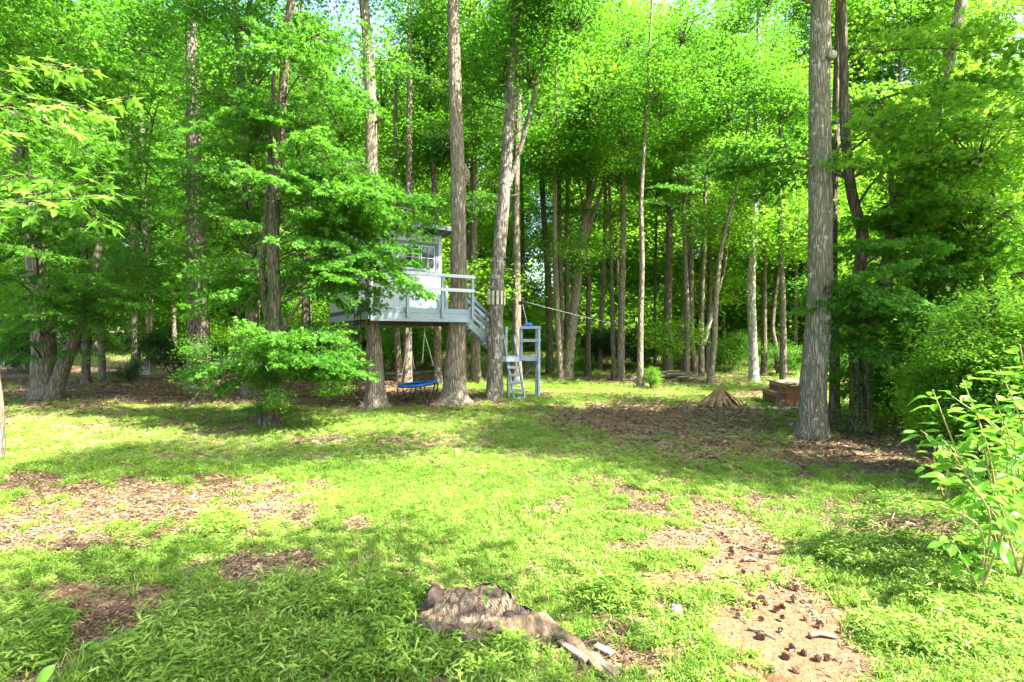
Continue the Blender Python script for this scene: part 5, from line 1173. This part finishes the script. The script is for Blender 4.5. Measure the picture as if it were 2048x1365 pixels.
def weed_tuft(ns, h, ll, rad):                     # a tuft of small leafy stems
    mb = MB(); C = []; Fw = []
    for k in range(ns):
        a = random.uniform(0, 6.28); r0 = random.uniform(0, rad); b = np.array([r0*math.cos(a), r0*math.sin(a), 0]); ln = np.array([random.gauss(0, .35), random.gauss(0, .35), 1])*h*random.uniform(.5, 1.1)
        for j in range(5):
            t = (j+1)/5; C.append(b+ln*t); w_ = a+j*2.4; Fw.append([math.cos(w_), math.sin(w_), .25-.1*j])
    C = np.array(C); Fw = np.array(Fw); n_ = len(C)
    put_leaves(mb, C, np.array([0, 0, 1.])+rng.normal(size=(n_, 3))*.3, Fw, ll*rng.uniform(.6, 1.2, n_), 'lance'); return mb
def blade_tuft(nb_, h, rad):
    mb = MB(); v = []; f = []; t = []
    for k in range(nb_):
        a = random.uniform(0, 6.28); r0 = random.uniform(0, rad); b = Vector((r0*math.cos(a), r0*math.sin(a), 0)); ln = Vector((random.gauss(0, .5), random.gauss(0, .5), 1)).normalized()*h*random.uniform(.5, 1.1)
        s = Vector((-math.sin(a), math.cos(a), 0))*.0035; i = len(v); v += [b-s, b+s, b+ln*.55+s*.8, b+ln*.55-s*.8, b+ln+Vector((ln.x, ln.y, -.3*h))*.35]; f += [(i, i+1, i+2, i+3), (i+3, i+2, i+4)]
    mb.add(v, f); return mb
def clover(nb_, rad):
    mb = MB(); a = rng.uniform(0, 6.28, nb_); r0 = rad*np.sqrt(rng.random(nb_)); C = np.stack([r0*np.cos(a), r0*np.sin(a), rng.uniform(.01, .04, nb_)], 1)
    put_leaves(mb, C, np.array([0, 0, 1.])+rng.normal(size=(nb_, 3))*.25, rng.normal(size=(nb_, 3)), rng.uniform(.014, .026, nb_), 'oval'); return mb
tufts = [weed_tuft(7, .055, .036, .07).mesh('tuft', [M['grass']]) for _ in range(5)]+[weed_tuft(9, .035, .03, .08).mesh('tuft', [M['grass']]) for _ in range(3)]+[clover(40, .09).mesh('clover', [M['grass']]) for _ in range(2)]
blades = [blade_tuft(26, .10, .05).mesh('blades', [M['grass']]) for _ in range(4)]+[blade_tuft(20, .07, .06).mesh('blades', [M['grass_dry']]), blade_tuft(14, .05, .07).mesh('blades', [M['grass_dry']])]
def samples(n_, y0, y1, margin=1.4, power=1.0):
    y = (rng.random(n_)*(y1**(power+1)-y0**(power+1))+y0**(power+1))**(1/(power+1)); x = rng.uniform(-margin, margin, n_)*y; return x, y
def scatter_green(n_, y0, y1, protos, s0, s1, name, label, thr=.35, power=1.0, blade=False):
    x, y = samples(n_, y0, y1, power=power); g, l, c = cover(x, y)
    nb2 = fbm(x, y, 1.6, 21)
    k = rng.random(n_) < np.clip((g-thr+.15)*1.5, 0, 1)*(.35+.65*sm(.35, .6, nb2) if blade else 1)
    k &= ~((x-T['big'][2].x)**2+(y-T['big'][2].y)**2 < .16)
    k &= ~(((x-st_.location.x)/.46)**2+((y-st_.location.y-.02)/.36)**2 < 1)
    x, y = x[k], y[k]; big = .75+.7*fbm(x, y, .8, 31)
    pts = np.stack([x, y, gz(x, y)+.0], 1)
    return gn_scatter(name, protos, pts, label, 'ground cover', None, rng.uniform(s0, s1, len(x))*big)
scatter_green(50000, 1.6, 9, tufts, .6, 1.35, 'ground_cover', 'low leafy green weeds carpeting the sunny clearing')
scatter_green(19000, 1.6, 9, blades, .7, 1.3, 'grass', 'tufts of grass among the low weeds', blade=True)
scatter_green(66000, 8.5, 24, tufts[5:]+tufts[:2], 1.0, 1.7, 'distant_ground_cover', 'low green weeds under the trees beyond the clearing')
scatter_green(26000, 22, 60, tufts[:3], 2.2, 3.6, 'back_ground_cover', 'grassy undergrowth at the back of the wood', thr=.1)
# taller weeds at the near left and right
def patch(n_, zones, protos, s0, s1, name, label):
    X_, Y_ = [], []
    for px, py, rx, ry in zones:
        for _ in range(n_):
            a = random.uniform(0, 6.28); q = math.sqrt(random.random()); p = G(px+rx*q*math.cos(a), min(1500, py+ry*q*math.sin(a))); X_.append(p.x); Y_.append(p.y)
    x = np.array(X_); y = np.array(Y_); k = (fbm(x, y, 2.2, 41) > .42) & ~(((x-st_.location.x)/.44)**2+((y-st_.location.y-.04)/.30)**2 < 1); x, y = x[k], y[k]
    gn_scatter(name, protos, np.stack([x, y, gz(x, y)], 1), label, 'weeds', None, rng.uniform(s0, s1, len(x)))
tall = [weed_tuft(8, .16, .075, .07).mesh('tall_tuft', [M['grass']]) for _ in range(4)]
patch(260, [(480, 1290, 260, 90), (750, 1290, 130, 80), (330, 1340, 120, 50), (600, 1200, 80, 40), (780, 1215, 60, 30), (980, 1330, 60, 50), (430, 1060, 60, 25), (60, 1280, 60, 60), (1750, 1110, 120, 35), (1900, 1140, 120, 40), (1800, 1040, 120, 40), (1900, 1250, 180, 80), (860, 1290, 60, 60), (1990, 1050, 80, 60), (1230, 1200, 60, 30)], tall, .6, 1.15, 'weeds', 'taller lush weeds around the stump and the near edges')
# dead leaves
def litter_leaf(s):
    mb = MB(); random.seed(s)
    for k in range(3):
        c = Vector((random.uniform(-.07, .07), random.uniform(-.07, .07), random.uniform(.004, .02))); a = random.uniform(0, 6.28); L = random.uniform(.03, .055); wd = L*random.uniform(.35, .6)
        fx = Vector((math.cos(a), math.sin(a), random.uniform(-.3, .3))); sy = Vector((-math.sin(a), math.cos(a), random.uniform(-.3, .3))); cu = random.uniform(.006, .018)
        v = [c-fx*L, c-sy*wd+Vector((0, 0, cu)), c+fx*L+Vector((0, 0, cu*.5)), c+sy*wd+Vector((0, 0, cu)), c+Vector((0, 0, -.002))]
        mb.add(v, [(0, 1, 4), (1, 2, 4), (2, 3, 4), (3, 0, 4)], 0, random.random())
    return mb.mesh('dead_leaf', [M['litter']])
def needles(s_):
    mb = MB(); random.seed(s_)
    for k in range(7):
        c = Vector((random.uniform(-.06, .06), random.uniform(-.06, .06), random.uniform(.004, .014))); a = random.uniform(0, 3.14); d = Vector((math.cos(a), math.sin(a), random.uniform(-.08, .08)))*random.uniform(.02, .06); w_ = Vector((-d.y, d.x, 0)).normalized()*random.uniform(.0012, .003)
        mb.add([c-d-w_, c-d+w_, c+d+w_, c+d-w_], [(0, 1, 2, 3)], 0, random.random())
    return mb.mesh('needles', [M['litter']])
lit = [litter_leaf(i) for i in range(8)]+[needles(i) for i in range(5)]
def scatter_litter(n_, y0, y1, s0, s1, name, label, power=1.0, rate=1.0):
    x, y = samples(n_, y0, y1, power=power); g, l, c = cover(x, y)
    k = rng.random(n_) < np.clip(rate*(1.0-g*1.15)*(.35+.9*l)*(1-.95*c), .03, 1); x, y = x[k], y[k]
    gn_scatter(name, lit, np.stack([x, y, gz(x, y)+.006], 1), label, 'leaf litter', None, rng.uniform(s0, s1, len(x)))
scatter_litter(150000, 1.6, 9, .2, .7, 'leaf_litter', 'dry brown fallen leaves lying in the clearing')
scatter_litter(60000, 8.5, 28, .9, 1.7, 'distant_leaf_litter', 'brown fallen leaves under the trees')

x, y = samples(2600, 2.0, 16); gn_scatter('twig_debris', lit[8:], np.stack([x, y, gz(x, y)+.012], 1), 'fine broken twigs scattered over the ground', 'twigs', None, rng.uniform(.8, 1.9, len(x)), tilt=.04)
